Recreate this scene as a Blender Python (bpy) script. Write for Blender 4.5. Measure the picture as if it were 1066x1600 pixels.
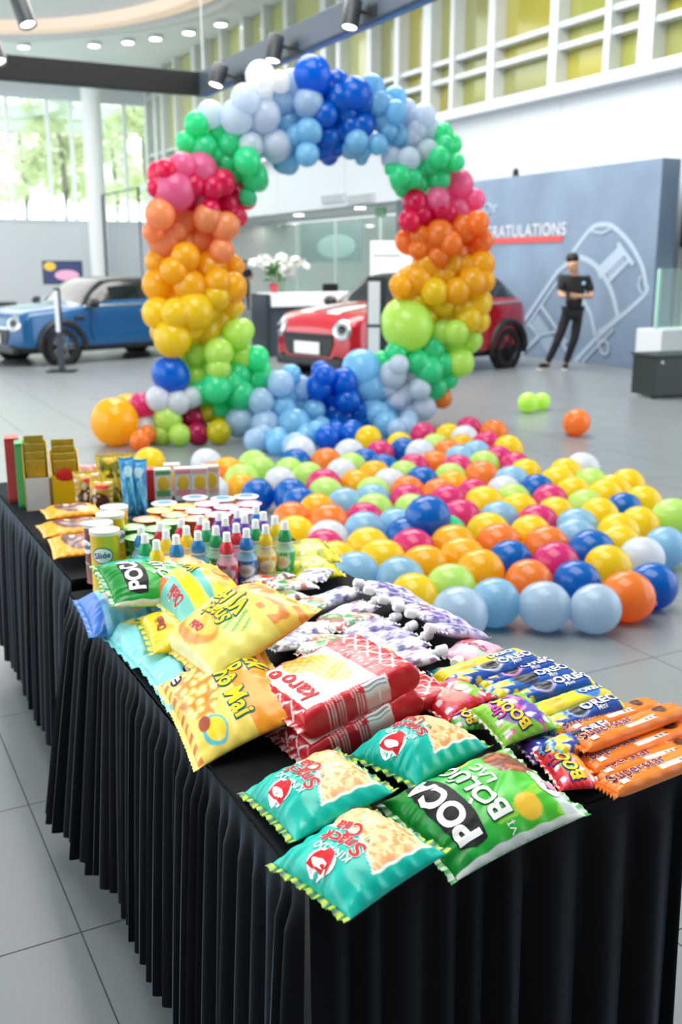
import bpy, bmesh, math, random
import numpy as np
from math import sin, cos, pi, radians, atan, tan, sqrt
from mathutils import Vector, Matrix

for o in list(bpy.data.objects): bpy.data.objects.remove(o)
SC = bpy.context.scene
COL = SC.collection
random.seed(7); RNG = np.random.default_rng(7)

# ------------------------------------------------------------------ camera, world, lights, exposure
# room axes: +Y runs along the tables and the glazed side wall, +X towards that wall
CAM_H, FPX, PITCH, YAW = 1.6, 1556.0, atan(385/1556), radians(27.5)
cd = bpy.data.cameras.new('camera'); cam = bpy.data.objects.new('camera', cd); COL.objects.link(cam)
cam.location = (0, 0, CAM_H); cam.rotation_euler = (pi/2-PITCH, 0, -YAW)
cd.sensor_fit = 'VERTICAL'; cd.sensor_height = 36; cd.lens = 36*FPX/1600; cd.clip_start = .05; cd.clip_end = 300
cd.dof.use_dof = True; cd.dof.focus_distance = 1.75; cd.dof.aperture_fstop = 4.3
SC.camera = cam
W = bpy.data.worlds.new('sky'); SC.world = W; W.use_nodes = True
bg = W.node_tree.nodes['Background']; bg.inputs[0].default_value = (.90, .96, 1, 1); bg.inputs[1].default_value = 2.25
SC.view_settings.view_transform = 'Standard'; SC.view_settings.look = 'None'
SC.view_settings.gamma = 1; SC.view_settings.use_curve_mapping = False
SC.view_settings.exposure = 0.42
def area(name, loc, rot, sx, sy, e, col=(1, 1, 1)):
    l = bpy.data.lights.new(name, 'AREA'); l.shape = 'RECTANGLE'; l.size = sx; l.size_y = sy; l.energy = e; l.color = col
    o = bpy.data.objects.new(name, l); COL.objects.link(o); o.location = loc; o.rotation_euler = rot; return o
area('ceiling_light_bank', (1.5, 4, 8.3), (0, 0, 0), 5, 7, 480, (1, .97, .93))
area('ceiling_light_bank', (6, 13, 8.3), (0, 0, 0), 8, 8, 1250, (1, .97, .93))
area('ceiling_light_bank', (5, 31, 8.3), (0, 0, 0), 9, 12, 700, (1, .98, .95))
area('reception_light_bank', (16.5, 25, 3.0), (0, 0, 0), 6, 14, 420, (1, .98, .94))

# ------------------------------------------------------------------ helpers
_fh = Vector((sin(YAW), cos(YAW), 0)); _rt = Vector((cos(YAW), -sin(YAW), 0)); _up = Vector((0, 0, 1))
_fw = _fh*cos(PITCH)-_up*sin(PITCH); _u2 = _up*cos(PITCH)+_fh*sin(PITCH); _C = Vector((0, 0, CAM_H))
def ray(px, py): return _fw+_rt*((px-533)/FPX)-_u2*((py-800)/FPX)
def on_z(px, py, z=0.): r = ray(px, py); return _C+r*((z-CAM_H)/r.z)      # where a photo point meets a level
def on_x(px, py, X): r = ray(px, py); return _C+r*(X/r.x)                    # ... meets the side wall
def on_y(px, py, Y): r = ray(px, py); return _C+r*(Y/r.y)
def on_d(px, py, D): r = ray(px, py); return _C+r*(D/r.dot(_fh))
def project(p): d = Vector(p)-_C; z = d.dot(_fw); return 533+FPX*d.dot(_rt)/z, 800-FPX*d.dot(_u2)/z

def lin(c):
    if isinstance(c, str): c = tuple(int(c[i:i+2], 16) for i in (0, 2, 4))
    return tuple(((x/255)/12.92 if x/255 <= .04045 else ((x/255+.055)/1.055)**2.4) for x in c[:3])
MATS = {}
def mat(name, col, rough=.5, metal=0, coat=0, emit=0, vary=.06, scale=8, bump=0, sheen=0, trans=0, spec=.5, glass=0, attr=None, ecol=None):
    if name in MATS: return MATS[name]
    m = bpy.data.materials.new(name); m.use_nodes = True; nt = m.node_tree; N = nt.nodes; L = nt.links
    b = N['Principled BSDF']; out = N['Material Output']; c = lin(col)+(1,)
    b.inputs['Base Color'].default_value = c; b.inputs['Roughness'].default_value = rough; b.inputs['Metallic'].default_value = metal
    b.inputs['Coat Weight'].default_value = coat; b.inputs['Coat Roughness'].default_value = .08; b.inputs['Specular IOR Level'].default_value = spec
    if sheen: b.inputs['Sheen Weight'].default_value = sheen; b.inputs['Sheen Roughness'].default_value = .35; b.inputs['Sheen Tint'].default_value = (.45, .68, 1, 1)
    tc = N.new('ShaderNodeTexCoord'); nz = N.new('ShaderNodeTexNoise'); nz.inputs['Scale'].default_value = scale; nz.inputs['Detail'].default_value = 4
    L.new(tc.outputs['Object'], nz.inputs['Vector'])
    src = None
    if attr:
        a = N.new('ShaderNodeAttribute'); a.attribute_name = attr; src = a.outputs['Color']; L.new(src, b.inputs['Base Color'])
    elif vary:
        mx = N.new('ShaderNodeMix'); mx.data_type = 'RGBA'
        mx.inputs[6].default_value = tuple(x*(1-vary) for x in c[:3])+(1,); mx.inputs[7].default_value = tuple(min(1, x*(1+vary)) for x in c[:3])+(1,)
        L.new(nz.outputs['Fac'], mx.inputs[0]); src = mx.outputs[2]; L.new(src, b.inputs['Base Color'])
    if bump:
        bp = N.new('ShaderNodeBump'); bp.inputs['Strength'].default_value = bump; bp.inputs['Distance'].default_value = .01
        L.new(nz.outputs['Fac'], bp.inputs['Height']); L.new(bp.outputs[0], b.inputs['Normal'])
    if emit:
        b.inputs['Emission Color'].default_value = lin(ecol)+(1,) if ecol else c; b.inputs['Emission Strength'].default_value = emit
    if trans:
        t = N.new('ShaderNodeBsdfTranslucent'); t.inputs[0].default_value = c
        if src: L.new(src, t.inputs[0])
        ms = N.new('ShaderNodeMixShader'); ms.inputs[0].default_value = trans
        L.new(b.outputs[0], ms.inputs[1]); L.new(t.outputs[0], ms.inputs[2]); L.new(ms.outputs[0], out.inputs[0])
    if glass:
        t = N.new('ShaderNodeBsdfTransparent'); t.inputs[0].default_value = c
        ms = N.new('ShaderNodeMixShader'); ms.inputs[0].default_value = 1-glass
        L.new(t.outputs[0], ms.inputs[1]); L.new(b.outputs[0], ms.inputs[2]); L.new(ms.outputs[0], out.inputs[0])
    MATS[name] = m; return m

class MB:
    def __init__(s): s.v = []; s.f = []; s.c = []
    def add(s, vs, fs, M=None):
        n = len(s.v); s.v += [tuple(M @ Vector(p)) for p in vs] if M else [tuple(p) for p in vs]
        s.f += [tuple(i+n for i in f) for f in fs]; return s
    def box(s, c, d, M=None, bev=0):
        x, y, z = (k/2 for k in d)
        if bev:
            bm = bmesh.new(); bmesh.ops.create_cube(bm, size=1); bmesh.ops.scale(bm, vec=d, verts=bm.verts)
            bmesh.ops.bevel(bm, geom=bm.edges[:], offset=bev, segments=2, affect='EDGES', profile=.5)
            bm.verts.ensure_lookup_table(); bm.verts.index_update()
            vs = [(p.co.x+c[0], p.co.y+c[1], p.co.z+c[2]) for p in bm.verts]; fs = [[q.index for q in f.verts] for f in bm.faces]; bm.free()
            return s.add(vs, fs, M)
        vs = [(c[0]+a*x, c[1]+b*y, c[2]+e*z) for a in (-1, 1) for b in (-1, 1) for e in (-1, 1)]
        return s.add(vs, [(0, 1, 3, 2), (4, 6, 7, 5), (0, 4, 5, 1), (2, 3, 7, 6), (0, 2, 6, 4), (1, 5, 7, 3)], M)
    def lathe(s, prof, n=24, c=(0, 0, 0), M=None, caps=True):
        vs = []; fs = []
        for r, z in prof:
            for k in range(n): t = 2*pi*k/n; vs.append((c[0]+r*cos(t), c[1]+r*sin(t), c[2]+z))
        for i in range(len(prof)-1):
            for k in range(n): a = i*n+k; b = i*n+(k+1) % n; fs.append((a, b, b+n, a+n))
        if caps: fs.append(tuple(range(n))[::-1]); fs.append(tuple(range((len(prof)-1)*n, len(prof)*n)))
        return s.add(vs, fs, M)
    def tube(s, path, r, n=8, closed=False):
        path = [Vector(p) for p in path]; vs = []; fs = []; m = len(path); rr = r if isinstance(r, (list, tuple)) else [r]*m
        up = Vector((.01, .02, 1)).normalized()
        for i, p in enumerate(path):
            a = path[(i-1) % m] if (closed or i > 0) else p; b = path[(i+1) % m] if (closed or i < m-1) else p
            t = (b-a).normalized(); x = t.cross(up)
            if x.length < 1e-3: x = t.cross(Vector((1, 0, 0)))
            x.normalize(); y = t.cross(x)
            for k in range(n): q = p+x*cos(2*pi*k/n)*rr[i]+y*sin(2*pi*k/n)*rr[i]; vs.append(tuple(q))
        for i in range(m if closed else m-1):
            for k in range(n): a = i*n+k; b = i*n+(k+1) % n; a2 = ((i+1) % m)*n+k; b2 = ((i+1) % m)*n+(k+1) % n; fs.append((a, b, b2, a2))
        if not closed: fs.append(tuple(range(n))); fs.append(tuple(range((m-1)*n, m*n))[::-1])
        return s.add(vs, fs)
    def ell(s, c, r, n=16, m=10, M=None):
        prof = [(max(1e-4, sin(pi*i/m)), -cos(pi*i/m)) for i in range(m+1)]
        q = MB().lathe(prof, n, caps=False)
        return s.add([(c[0]+p[0]*r[0], c[1]+p[1]*r[1], c[2]+p[2]*r[2]) for p in q.v], q.f, M)
    def prism(s, poly, z0, z1, M=None):
        n = len(poly); vs = [(x, y, z0) for x, y in poly]+[(x, y, z1) for x, y in poly]
        fs = [tuple(range(n))[::-1], tuple(range(n, 2*n))]+[(i, (i+1) % n, (i+1) % n+n, i+n) for i in range(n)]
        return s.add(vs, fs, M)
    def mesh(s, name, m, smooth=False, auto=True):
        me = bpy.data.meshes.new(name); me.from_pydata(s.v, [], s.f); me.update()
        bm = bmesh.new(); bm.from_mesh(me); bmesh.ops.recalc_face_normals(bm, faces=bm.faces[:])
        if smooth:
            for f in bm.faces: f.smooth = True
            for e in bm.edges:
                if len(e.link_faces) == 2 and e.calc_face_angle(0) > radians(50): e.smooth = False
        bm.to_mesh(me); bm.free()
        if m: me.materials.append(m)
        return me
    def build(s, name, m, parent=None, smooth=False): return link(name, s.mesh(name, m, smooth), parent)
def link(name, me, parent=None, loc=None, rot=None):
    o = bpy.data.objects.new(name, me); COL.objects.link(o); o.parent = parent
    if loc: o.location = loc
    if rot: o.rotation_euler = rot
    return o
def tag(o, label, cat, group=None):
    o['label'] = label; o['category'] = cat
    if group: o['group'] = group
    return o
def thing(name, label, cat, loc=(0, 0, 0), rz=0, group=None, M=None):
    o = link(name, None); o.empty_display_size = .05
    if M: o.matrix_world = M
    else: o.location = loc; o.rotation_euler = (0, 0, rz)
    return tag(o, label, cat, group)
def struct(o): o['kind'] = 'structure'; return o
def dup(r, loc=None, rz=None, label=None, group=None):
    def cp(o, par):
        c = o.copy(); COL.objects.link(c); c.parent = par
        for ch in o.children: cp(ch, c)
        return c
    n = cp(r, None)
    if loc is not None: n.location = loc
    if rz is not None: n.rotation_euler = (0, 0, rz)
    if label: n['label'] = label
    if group: n['group'] = group
    return n
_TX = {}
def text2d(s, size=1., off=0.):
    k = (s, off)
    if k not in _TX:
        c = bpy.data.curves.new('t', 'FONT'); c.body = s; c.size = 1; c.align_x = 'CENTER'; c.align_y = 'CENTER'; c.offset = off; c.resolution_u = 5; c.space_character = 1.06; c.fill_mode = 'FRONT'
        o = bpy.data.objects.new('t', c); COL.objects.link(o); dg = bpy.context.evaluated_depsgraph_get()
        me = bpy.data.meshes.new_from_object(o.evaluated_get(dg)); bm = bmesh.new(); bm.from_mesh(me)
        bmesh.ops.triangulate(bm, faces=bm.faces[:])
        for _ in range(3):
            es = [e for e in bm.edges if e.calc_length() > .11]
            if es: bmesh.ops.subdivide_edges(bm, edges=es, cuts=1); bmesh.ops.triangulate(bm, faces=bm.faces[:])
        bm.verts.index_update()
        _TX[k] = ([(v.co.x, v.co.y) for v in bm.verts], [tuple(v.index for v in f.verts) for f in bm.faces]); bm.free()
        bpy.data.objects.remove(o); bpy.data.curves.remove(c); bpy.data.meshes.remove(me)
    v, f = _TX[k]; return [(x*size, y*size) for x, y in v], f
def lettering(s, size, m, parent, fn, off=0., name='lettering', rot=0., at=(0, 0), sx=1.):
    v, f = text2d(s, size, off); c, q = cos(rot), sin(rot); mb = MB()
    a_ = np.array(v); X, Y, Z = fn(at[0]+a_[:, 0]*sx*c-a_[:, 1]*q, at[1]+a_[:, 0]*sx*q+a_[:, 1]*c); o1 = np.ones(len(a_))
    me = bpy.data.meshes.new(name); me.from_pydata(np.stack([X*o1, Y*o1, Z*o1], 1).tolist(), [], f); me.materials.append(m); return link(name, me, parent)
WHITE = lambda: mat('plain_white_print', 'f6f6f4', .4)
def cellmap(x, y, seed=0):
    r = np.random.default_rng(seed); g = r.random((64, 64, 2)); xi = np.floor(x).astype(int); yi = np.floor(y).astype(int); best = np.full(np.shape(x), 9.)
    for i in (-1, 0, 1):
        for j in (-1, 0, 1):
            q = g[(xi+i) % 64, (yi+j) % 64]; best = np.minimum(best, np.hypot(xi+i+q[..., 0]*.8+.1-x, yi+j+q[..., 1]*.8+.1-y))
    return best
def vnoise(x, y, seed=0):
    r = np.random.default_rng(seed); g = r.random((64, 64)); xi = np.floor(x).astype(int); yi = np.floor(y).astype(int); fx = x-xi; fy = y-yi
    fx = fx*fx*(3-2*fx); fy = fy*fy*(3-2*fy); A = lambda i, j: g[i % 64, j % 64]
    return (A(xi, yi)*(1-fx)+A(xi+1, yi)*fx)*(1-fy)+(A(xi, yi+1)*(1-fx)+A(xi+1, yi+1)*fx)*fy

# ------------------------------------------------------------------ the setting
RX, FY, CZ = 12.4, 40.8, 8.85      # side wall, far wall, ceiling
Mwall = mat('white_paint', 'cfd4d9', .6, vary=.02); Mceil = mat('ceiling_paint', 'eef1f2', .7, vary=.02)
Malu = mat('brushed_aluminium', 'd3d8dc', .35, metal=.25, vary=.08, scale=3); Mdark = mat('dark_metal', '23282c', .45); Mblack = mat('black_plastic', '101113', .4)
# floor: a bed with porcelain tiles laid on it
fl = MB().box((6, 14, -.055), (34, 60, .1)).build('floor', mat('tile_grout', '565b5e', .8)); struct(fl)
Mtile = mat('grey_porcelain_tile', '7d8386', .28, vary=.10, scale=2.2, spec=.5)
TX, TY = .639, .675
tm = MB().box((0, 0, -.0025), (TX-.004, TY-.004, .007)).mesh('tile', Mtile)
cells = []
for i in range(-14, 26):
    for j in range(-14, 57):
        x = .418+(i+.5)*TX; y = 2.194+(j+.5)*TY; d = Vector((x, y, 0)).dot(_fh)
        px, py = project((x, y, 0)) if d > .3 else (-999, 0)
        cells.append((d if (-120 < px < 1190 and d > 0) else 1e3, x, y))
cells.sort(); rest = MB()
for k, (d, x, y) in enumerate(cells):
    if k < 300 and d < 900: link('tile', tm, fl, (x, y, 0))
    else: rest.box((x, y, -.0025), (TX-.004, TY-.004, .007))
r_ = rest.build('tile_field', Mtile, fl); r_['kind'] = 'stuff'
# ceiling with shallow curved ribs
ce = struct(MB().box((2, 16, CZ+.1), (22, 52, .2)).build('ceiling', Mceil))
def arc_rib(pts, z, w, h, m, nm='cove_rib'):
    P = [on_z(px, py, z) for px, py in pts]; Q = []
    for i in range(len(P)-1):
        a = P[max(0, i-1)]; b = P[i]; c = P[i+1]; d = P[min(len(P)-1, i+2)]
        for k in range(8):
            t = k/8; Q.append(.5*((2*b)+(c-a)*t+(2*a-5*b+4*c-d)*t*t+(3*b-a-3*c+d)*t**3))
    Q.append(P[-1]); mb = MB(); vs = []; fs = []
    for i, p in enumerate(Q):
        t = (Q[min(i+1, len(Q)-1)]-Q[max(i-1, 0)]); n = Vector((-t.y, t.x, 0)).normalized()*w/2
        vs += [p-n, p+n, p+n+Vector((0, 0, h)), p-n+Vector((0, 0, h))]
    for i in range(len(Q)-1):
        for k in range(4): a = i*4+k; b = i*4+(k+1) % 4; fs.append((a, b, b+4, a+4))
    return mb.add(vs, fs).build(nm, m, ce, True)
Mrib = mat('cove_paint', 'd7dbdc', .7)
arc_rib([(-60, 50), (60, 50), (170, 40), (270, 18), (350, -15)], 8.55, .5, .3, mat('warm_cove_strip', 'f1dccb', .6, emit=.25, ecol='ffd9b8'))
arc_rib([(-60, 62), (40, 64), (180, 52), (280, 36), (345, 16), (390, -20)], 8.6, .3, .25, Mrib)
arc_rib([(-30, 142), (60, 150), (105, 168), (60, 182), (-30, 180)], 8.3, .7, .5, Mrib)
arc_rib([(-40, 184), (110, 189), (226, 192)], 8.2, .9, .6, Mrib)
arc_rib([(-40, 205), (110, 206), (228, 208)], 8.0, .9, .8, Mrib)
# ceiling downlights
Mlamp = mat('lamp_glow', 'fff6ea', emit=9, vary=0); Mhouse = mat('lamp_housing', 'cfd3d5', .4)
spots = [(37, 74), (147, 72), (200, 67), (243, 61), (295, 52), (345, 39)]
for i, (px, py) in enumerate(spots):
    p = on_z(px, py, CZ-.12)
    t = thing('ceiling_spotlight', '%s small white spotlight in the row on the white ceiling, counted from the left' % ['first', 'second', 'third', 'fourth', 'fifth', 'sixth'][i], 'spotlight', p, group='row of ceiling spotlights')
    MB().lathe([(.2, 0), (.22, .03), (.22, .12)], 16).build('housing', Mhouse, t, True); MB().lathe([(.17, -.012), (.17, 0)], 16).build('lens', Mlamp, t)
for i, (px, py) in enumerate([(15, 212), (54, 211), (88, 211), (189, 216), (221, 217)]):
    p = on_z(px, py, 7.75)
    t = thing('ceiling_spotlight', '%s round light under the ceiling edge above the far windows, from the left' % ['first', 'second', 'third', 'fourth', 'fifth'][i], 'spotlight', p, group='spotlights above the far windows')
    MB().lathe([(.2, 0), (.22, .03), (.22, .25)], 16).build('housing', Mhouse, t, True); MB().lathe([(.18, -.012), (.18, 0)], 16).build('lens', Mlamp, t)

# side wall: spandrel between the reception recess and the glazing, glazing, lower walls
YE = 17.0; Y_END = FY
wr = struct(MB().box((RX+.15, (6+FY)/2, 3.80), (.3, FY-6, 1.46)).build('wall_right', Mwall))
for yj in (15.2, 19.4, 23.6, 27.8): MB().box((RX-.002, yj, 3.8), (.012, .012, 1.46)).build('panel_joint', mat('joint_grey', 'c6cbce', .6), wr)
struct(MB().box((RX-.02, (6+FY)/2, 4.63), (.5, FY-6, .2), bev=.02).build('trim_1', Malu))
struct(MB().box((RX+.15, 14.55, 1.535), (.3, 4.9, 3.07)).build('wall_right_lower', Mwall))
struct(MB().box((RX+.15, 38.6, 1.535), (.3, 4.4, 3.07)).build('wall_right_far', Mwall))
gl = struct(MB().box((RX+.42, (6+FY)/2, CZ/2+2.4), (.05, FY-6, CZ-4.6)).build('window_1', mat('glazing_back', '8f9170', .5)))
Mpane = [mat('olive_pane_a', '8f9140', .12, coat=.4, vary=.10, scale=.6), mat('olive_pane_b', '8a8c50', .12, coat=.4, vary=.10, scale=.6), mat('olive_pane_c', '9a9430', .12, coat=.4, vary=.10, scale=.6), mat('pale_pane', 'b4b878', .12, coat=.4, vary=.08, scale=.6)]
mull = [(6.6, .3), (8.2, .12), (9.6, .18), (11.4, .16), (13.23, .34), (14.15, .14), (15.58, .22), (17.5, .22), (18.89, .14), (19.88, .34), (21.16, .2), (22.47, .22), (24.07, .2), (24.92, .34), (27.24, .24), (28.81, .22), (30.4, .3), (32.25, .22), (33.76, .2), (34.85, .34), (36.95, .22), (38.5, .24), (39.4, .3), (40.6, .3)]
for y, w in mull: MB().box((RX+.18, y, (4.7+CZ)/2), (.3, w, CZ-4.7), bev=.015).build('mullion', Malu, gl)
rails = [5.43, 5.80, 7.9]
for k in range(len(mull)-1):
    y0 = mull[k][0]+mull[k][1]/2; y1 = mull[k+1][0]-mull[k+1][1]/2
    zs = [4.72]+rails+[CZ]
    for z in rails: MB().box((RX+.2, (y0+y1)/2, z), (.22, y1-y0, .1), bev=.01).build('rail', Malu, gl)
    for a, b in zip(zs, zs[1:]): MB().box((RX+.33, (y0+y1)/2, (a+b)/2), (.03, y1-y0, b-a-.06)).build('pane', Mpane[3] if y0 > 22 else Mpane[(k*2+int(a)) % 3], gl)
# air grilles in the spandrel
for k, (a, b) in enumerate([(505, 540), (545, 586)]):
    p, q = on_x(a, 313, RX), on_x(b, 308, RX)
    t = thing('air_grille', ['left', 'right'][k]+' slotted air grille in the white wall above the reception', 'air grille', (RX-.03, (p.y+q.y)/2, (p.z+q.z)/2), group='air grilles')
    L_ = abs(p.y-q.y); MB().box((0, 0, 0), (.06, L_, .22)).build('frame', Mwall, t)
    for j in range(3): MB().box((-.033, 0, -.07+j*.07), (.02, L_*.94, .03)).build('slat', mat('grille_grey', '8b9398', .6), t)  # slats in a darker grey than the frame
# far wall: white base, tall glazing with columns, garden beyond
zw = on_y(60, 347, FY).z; zt = 7.7
wf = struct(MB().box((2, FY+.15, zw/2), (24, .3, zw)).build('wall_far', Mwall))
struct(MB().box((2, FY+.15, (zt+CZ)/2), (24, .3, CZ-zt)).build('wall_far_top', Mwall))
wn = struct(MB().box((2, FY+.1, zw+.05), (21, .25, .1)).build('window_2', Malu))
Mglass = mat('clear_glass', 'f4fbf8', .03, glass=.93, vary=0)
xs = [on_y(px, 300, FY).x for px in (-120, -60, 20, 82, 118, 200, 238)]
for x in xs: MB().box((x, FY+.1, (zw+zt)/2), (.14, .12, zt-zw)).build('mullion', mat('white_frame', 'f4f6f6', .5), wn)
for a, b in zip(xs, xs[1:]): MB().box(((a+b)/2, FY+.1, (zw+zt)/2), (b-a-.14, .02, zt-zw)).build('pane', Mglass, wn)
xc = on_y(148, 300, FY-1).x
colm = struct(MB().lathe([(.36, 0), (.36, CZ)], 28, (xc, FY-1.2, 0)).build('trim_2', mat('column_white', 'e3e7e9', .6), None, True))
struct(MB().box((3, -9, CZ/2), (20, .3, CZ)).build('unseen_wall_back', mat('unseen_wall_grey', '6d7276', .7)))  # unseen wall, added behind the camera to cut light from there
struct(MB().box((-6.9, -4.6, CZ/2), (.3, 8.6, CZ)).build('unseen_wall_left', mat('unseen_wall_grey', '6d7276', .7)))  # unseen wall piece, added to block rear left light from the front skirts
# reception recess behind the side wall
struct(MB().box((17.2, 28.6, 3.12), (9.3, 24.4, .1)).build('ceiling_reception', Mceil))
struct(MB().box((21.6, 26.5, 1.53), (.2, 20, 3.06)).build('wall_reception', mat('pale_teal_wall', 'e4eeec', .4)))
struct(MB().box((17, 36.6, 1.53), (9, .2, 3.06)).build('wall_reception_far', mat('pale_wall', 'e4e8e6', .5)))
struct(MB().box((17, 16.9, 1.53), (9, .2, 3.06)).build('wall_reception_near', mat('reception_slate', '4a565e', .5)))
gp = struct(MB().box((14.6, 25.5, 3.0), (.1, 17, .1)).build('window_3', Malu))
Mgg = mat('green_glass', 'f0faf6', .05, glass=.86, vary=0)
for k in range(6): MB().box((14.6, 18.6+k*2.8, 1.48), (.03, 2.74, 2.94)).build('pane', Mgg, gp); MB().box((14.6, 17.2+k*2.8, 1.5), (.06, .05, 3)).build('mullion', Malu, gp)
# garden outside: grass bank and trees
gr = struct(MB().box((0, 66, zw-.6), (90, 40, .4)).build('garden_ground', mat('grass', 'c3d69a', .9, vary=.3, scale=2)))
def tree(px, Y, h, w, lab, leafc):
    b = on_y(px, 300, Y); z0 = zw-.4
    t = thing('tree', lab, 'tree', (b.x, Y, z0), group='trees outside the far windows')
    MB().tube([(0, 0, 0), (.1, 0, h*.35), (-.05, .1, h*.75)], [.22, .17, .06]).build('trunk', mat('bark', '7d6f5c', .9, vary=.3), t, True)
    mb = MB(); r = np.random.default_rng(int(px)+500)
    cl = [(r.normal(0, w*.3), r.normal(0, w*.3), h*(.3+.65*r.random()), w*(.16+.16*r.random())) for _ in range(16)]
    for i in range(2200):
        c = cl[int(r.integers(16))]; d = r.normal(0, 1, 3); d /= np.linalg.norm(d); p = Vector((c[0], c[1], c[2]))+Vector(d)*c[3]*(.6+.45*r.random())
        a = Vector(r.normal(0, 1, 3)).normalized()*.16; e = a.cross(Vector(r.normal(0, 1, 3))).normalized()*.09
        n = len(mb.v); mb.v += [tuple(p-a), tuple(p+e), tuple(p+a), tuple(p-e)]; mb.f.append((n, n+1, n+2, n+3))
    o = mb.build('foliage', mat(leafc[0], leafc[1], .7, vary=.35, scale=3, trans=.4), t); o['kind'] = 'stuff'
for i, a in enumerate([(-70, 50, 8, 3.2, 'broad light green tree at the left edge of the far windows', ('leaf_a', 'e4eebc')), (38, 60, 8, 3.2, 'bushy yellow green tree outside the far left window', ('leaf_b', 'eef3d0')), (100, 50, 6.5, 2.6, 'tall green tree outside the window left of the white column', ('leaf_a', 'e4eebc')), (180, 57, 7, 3.2, 'green tree outside the window right of the white column', ('leaf_b', 'eef3d0')), (228, 48, 6.5, 2.4, 'green tree outside beside the far room corner', ('leaf_a', 'e4eebc'))]): tree(*a)

# concrete look feature wall with printed artwork
PX, PY0, PY1, PZ = 11.53, 11.72, 16.75, 3.17
Mcon = mat('concrete_print', '73869c', .45, vary=.42, scale=.9)
fw_ = thing('feature_wall', 'blue grey concrete look display wall with white line artwork', 'display wall', (PX, PY0, 0))
MB().box((.19, (PY1-PY0)/2, PZ/2), (.38, PY1-PY0, PZ), bev=.01).build('panel', Mcon, fw_)
Mink = mat('white_ink', 'a3b4c5', .5); Mink2 = mat('pale_ink', '8c9fb3', .5)
def wallpt(px, py, off=.006): p = on_x(px, py, PX); return (-off, p.y-PY0, p.z)
def wall_line(pts, w, m, closed=False, nm='drawn_line', off=.006):
    P = [Vector(wallpt(*p, off)) for p in pts]
    if closed: P.append(P[0])
    mb = MB(); vs = []; fs = []
    for i, p in enumerate(P):
        t = P[min(i+1, len(P)-1)]-P[max(i-1, 0)]; n = Vector((0, -t.z, t.y)).normalized()*w/2; vs += [p-n, p+n, p+n+Vector((.005, 0, 0)), p-n+Vector((.005, 0, 0))]
    for i in range(len(P)-1):
        for k in range(4): a = i*4+k; b = i*4+(k+1) % 4; fs.append((a, b, b+4, a+4))
    mb.add(vs, fs).build(nm, m, fw_)
q5 = lambda L: [(740+x/3.27, 230+y/3.27) for x, y in L]
def smooth(L, n=6):
    o = []
    for i in range(len(L)-1):
        a = L[max(0, i-1)]; b = L[i]; c = L[i+1]; d = L[min(len(L)-1, i+2)]
        for k in range(n):
            t = k/n; o.append(tuple(.5*((2*b[j])+(c[j]-a[j])*t+(2*a[j]-5*b[j]+4*c[j]-d[j])*t*t+(3*b[j]-a[j]-3*c[j]+d[j])*t**3) for j in (0, 1)))
    return o+[L[-1]]
for L, w in [([(500, 550), (600, 420), (660, 395), (720, 410), (800, 490), (860, 600), (880, 690), (870, 760), (640, 965), (520, 1095)], .06), ([(500, 560), (570, 570), (640, 620), (700, 720), (730, 820), (730, 880), (640, 950)], .07), ([(560, 780), (600, 850), (625, 960)], .06), ([(640, 650), (760, 530)], .16), ([(690, 690), (805, 570)], .05), ([(740, 490), (820, 600)], .06), ([(520, 560), (430, 640), (260, 890)], .06), ([(430, 690), (280, 910)], .035), ([(610, 430), (660, 440), (710, 415)], .03), ([(860, 655), (848, 710), (865, 750)], .03), ([(640, 985), (660, 1050), (690, 1050), (690, 1000), (650, 985)], .035), ([(560, 1100), (720, 930)], .03), ([(350, 810), (480, 1000)], .05), ([(285, 900), (340, 970), (250, 1055)], .05), ([(450, 980), (480, 1040)], .05), ([(300, 1000), (340, 960), (440, 940)], .03)]:
    LN = globals().get('LN', 0)+1; wall_line(smooth(q5(L)) if len(L) > 3 else q5(L), w*1.25, Mink, off=.006+.0012*LN)
wall_line(q5([(300, 870), (360, 960), (420, 1060)]), .3, Mink2, nm='drawn_fill', off=.004); wall_line(q5([(690, 660), (770, 570)]), .1, Mink2, nm='drawn_fill', off=.004)
a, b = wallpt(880, 371), wallpt(700, 384)
MB().box((-.01, (a[1]+b[1])/2, (a[2]+b[2])/2+.02), (.02, abs(b[1]-a[1]), .1)).build('red_stripe', mat('red_stripe', 'c8453f', .4), fw_)
mid = ((a[1]+b[1])/2, (a[2]+b[2])/2+.2)
lettering('CONGRATULATIONS', .30, mat('grey_white_letters', 'd5d3d8', .4), fw_, lambda x, y: (-.012, mid[0]-abs(b[1]-a[1])*.09-x, mid[1]+y-.03), off=.004, sx=abs(b[1]-a[1])/2.8*.80)
c = wallpt(763, 327); MB().tube([(-.01, c[1]+.1*cos(t*pi/12), c[2]+.1*sin(t*pi/12)) for t in range(24)], .018, 6, True).build('emblem_ring', Mink, fw_)
for s in (-1, 1):
    for j in range(3): MB().box((-.008, c[1]+s*(.2+.0*j), c[2]+.05-j*.05), (.012, .2-.05*j, .03)).build('emblem_wing', Mink, fw_)
sc = on_x(793, 270, PX); t = thing('security_camera', 'small dark camera on top of the concrete look wall', 'camera', (PX+.19, sc.y, PZ))
MB().box((0, 0, .03), (.1, .1, .06), bev=.01).build('base', Mdark, t); MB().lathe([(.05, .06), (.06, .09), (.05, .14), (.02, .16)], 14).build('dome', Mblack, t, True)
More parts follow.
